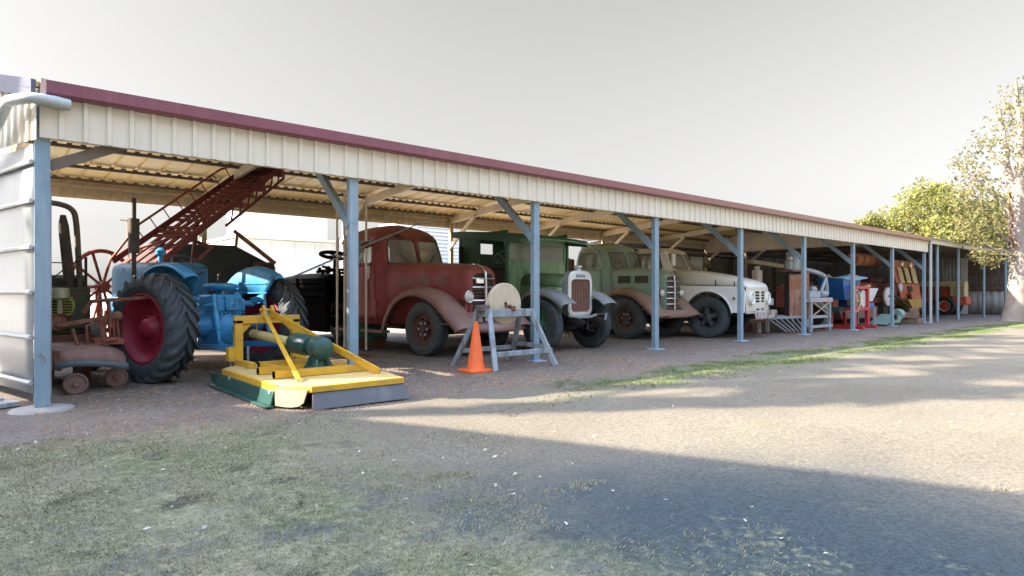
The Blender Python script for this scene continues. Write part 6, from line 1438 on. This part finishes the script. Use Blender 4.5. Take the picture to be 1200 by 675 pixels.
bushy('leafy_tree','tall yellow green tree directly behind the right end of the shed roof','tree',(49.5,6.2,0),7.9,3.9,m_leafy,G1,n=95,per=110,seed=11)
bushy('leafy_tree','low yellow green tree at the left end of the trees behind the shed roof','tree',(46.5,8.8,0),5.9,2.4,m_leafy,G1,n=55,per=100,seed=12)
bushy('leafy_tree','rounded mid green tree between the tall yellow green tree and the white gum','tree',(50,2.6,0),7.1,3.2,m_leafg,G1,n=80,per=110,seed=13)
bushy('leafy_tree','darker green tree low behind the lean-to roof beside the white gum','tree',(51.5,-.6,0),7.0,3.0,m_leafg,G1,n=60,per=110,seed=14)
# white trunked gum at the right edge
random.seed(21)
gt_=thing('gum_tree','big white trunked gum tree with sparse drooping leaves at the right edge','tree',(31.55,-1.85,0))
tb=MB(); lb=MB()
def W(x,y,z): return V(x-31.55,y+1.85,z)
P_=lambda px,z,Z=25: None
RT=V(math.sin(TH),-math.cos(TH),0); FW=V(math.cos(TH),math.sin(TH),0); CAM0=V(0,CAMY,H)
def at(px,py,Z): 
    q=CAM0+(FW+RT*((px-600)/FPX)+V(0,0,1)*((342.5-py)/FPX))*Z; return W(q.x,q.y,q.z)
tp0=[at(1186,381,25),at(1189,365,25),at(1192,345,25),at(1193,315,25),at(1193,285,25),at(1192,262,25),at(1192,245,25)]
tb.tube([V(p.x,p.y,p.z) for p in tp0],[.44,.38,.34,.33,.33,.32,.29],18)
for (a,b,r0,r1) in (((1191,252,25),(1180,196,25.1),.30,.13),((1193,250,25),(1197,150,24.8),.34,.14),((1196,258,25.1),(1222,170,25.6),.3,.14),((1190,262,25),(1168,228,25.4),.2,.08),((1180,196,25.1),(1172,128,25.3),.13,.05),((1197,150,24.8),(1190,95,24.7),.14,.05),((1197,150,24.8),(1212,98,25),.12,.05),((1168,228,25.4),(1136,205,25.6),.08,.03),((1168,228,25.4),(1146,250,25.2),.08,.03),((1187,285,25),(1150,262,24.8),.10,.03),((1189,300,24.8),(1150,285,24.4),.06,.02),((1222,170,25.6),(1240,110,25.6),.14,.05),((1180,196,25.1),(1150,165,25.4),.08,.03),((1222,200,25.4),(1260,170,25.2),.14,.05)):
    limb(tb,at(*a),at(*b),r0,r1,.07,9,7)
build('trunk',tb,m_barkw,gt_,smooth=70)
mb=MB()
for k in range(9):
    q=at(1184+rnd(-2,4),225+7*k,24.55); mb.add([q+V(-.07,0,.2),q+V(.05,0,.22),q+V(.07,.02,-.2),q+V(-.03,-.05,-.25)],[(0,1,2,3)])
build('peeling_bark',mb,M('orange peeling bark',(.3,.14,.06),.85,0,.3,5),gt_,solid=.03)
clumps=[(1188,118,.75,90),(1197,135,.8,110),(1176,140,.6,60),(1160,160,.55,55),(1146,172,.5,55),(1132,186,.45,45),(1124,192,.35,25),(1140,196,.5,40),(1190,165,.7,70),(1170,185,.4,30),(1136,212,.7,130),(1148,225,.75,150),(1128,232,.6,100),(1160,240,.6,110),(1140,250,.7,140),(1152,262,.7,130),(1166,262,.5,80),(1130,262,.5,70),(1143,278,.6,100),(1158,288,.55,80),(1168,300,.45,70),(1158,304,.4,70),(1150,300,.4,60),(1175,282,.4,50),(1205,180,.8,110),(1215,120,.9,120),(1230,150,.9,110),(1235,210,1,120),(1250,250,1,120),(1196,205,.5,40),(1180,215,.35,30),(1205,100,.6,60)]
for px,py,rad,n in clumps: 
    leaves(lb,at(px,py,25+rnd(-.7,.7)),rad*1.15,int(n*1.55),.15,droop=.5,flat=.75)
build('crown',lb,m_leafgum,gt_,smooth=0,weld=False)
# tall gums left of the view that dapple the yard
def tallgum(loc,label,seed,targets,fl=1.5):
    random.seed(seed); t=thing('tall_gum_tree',label,'tree',loc,0,'tall gum trees left of the shed'); tb=MB(); lb=MB(); o=Vector(loc)
    top=V(0,0,17); limb(tb,(0,0,-.2),top,.36,.15,.02,12,10)
    for p,rad,n in targets:
        q=Vector(p)-o; limb(tb,V(0,0,max(3,q.z-rnd(1.5,3))),q,.09,.02,.1,6,5); leaves(lb,q,rad,n,.42,droop=1.2,flat=fl)
    build('trunk',tb,m_barkw,t,smooth=70); build('crown',lb,m_leafgum,t,smooth=0,weld=False)
def back(x,y,L): return (x+SUNH.x*L,y+SUNH.y*L,L*TANE)
tg=[];tg2=[]
random.seed(5)
TB=(-12.4,6.3)
for k in range(36):
    x=7.5+13*random.random()**1.1; lo=max(-5.7,-2.2-.60*(x-2.85)); y=rnd(lo,-3.1); L=(x-TB[0])/.873*rnd(.97,1.03); tg.append((back(x,y,L),rnd(.12,.30),60))
for k in range(9):
    x=4.2+.5*k; y=-2.25-.60*(x-2.85)+rnd(-.05,.15); L=(x-TB[0])/.873; tg.append((back(x,y,L),.16+.03*k,60))
tallgum((TB[0],TB[1],0),'tall gum tree standing left of the shed beyond the neighbouring hall',31,tg,3.2)
for z,y,n in ((2.9,.5,60),(3.3,1.2,60),(1.3,.3,50),(1.9,.9,60),(.7,.6,60),(2.2,1.6,60)):
    p=EW(y,z); q=(p[0]+SUNH.x*12,p[1]+SUNH.y*12,z+12*TANE); tg2.append((q,.34,n*2))
tallgum((-10.5,6.5,0),'slimmer tall gum tree beside the left end wall of the shed',32,tg2)
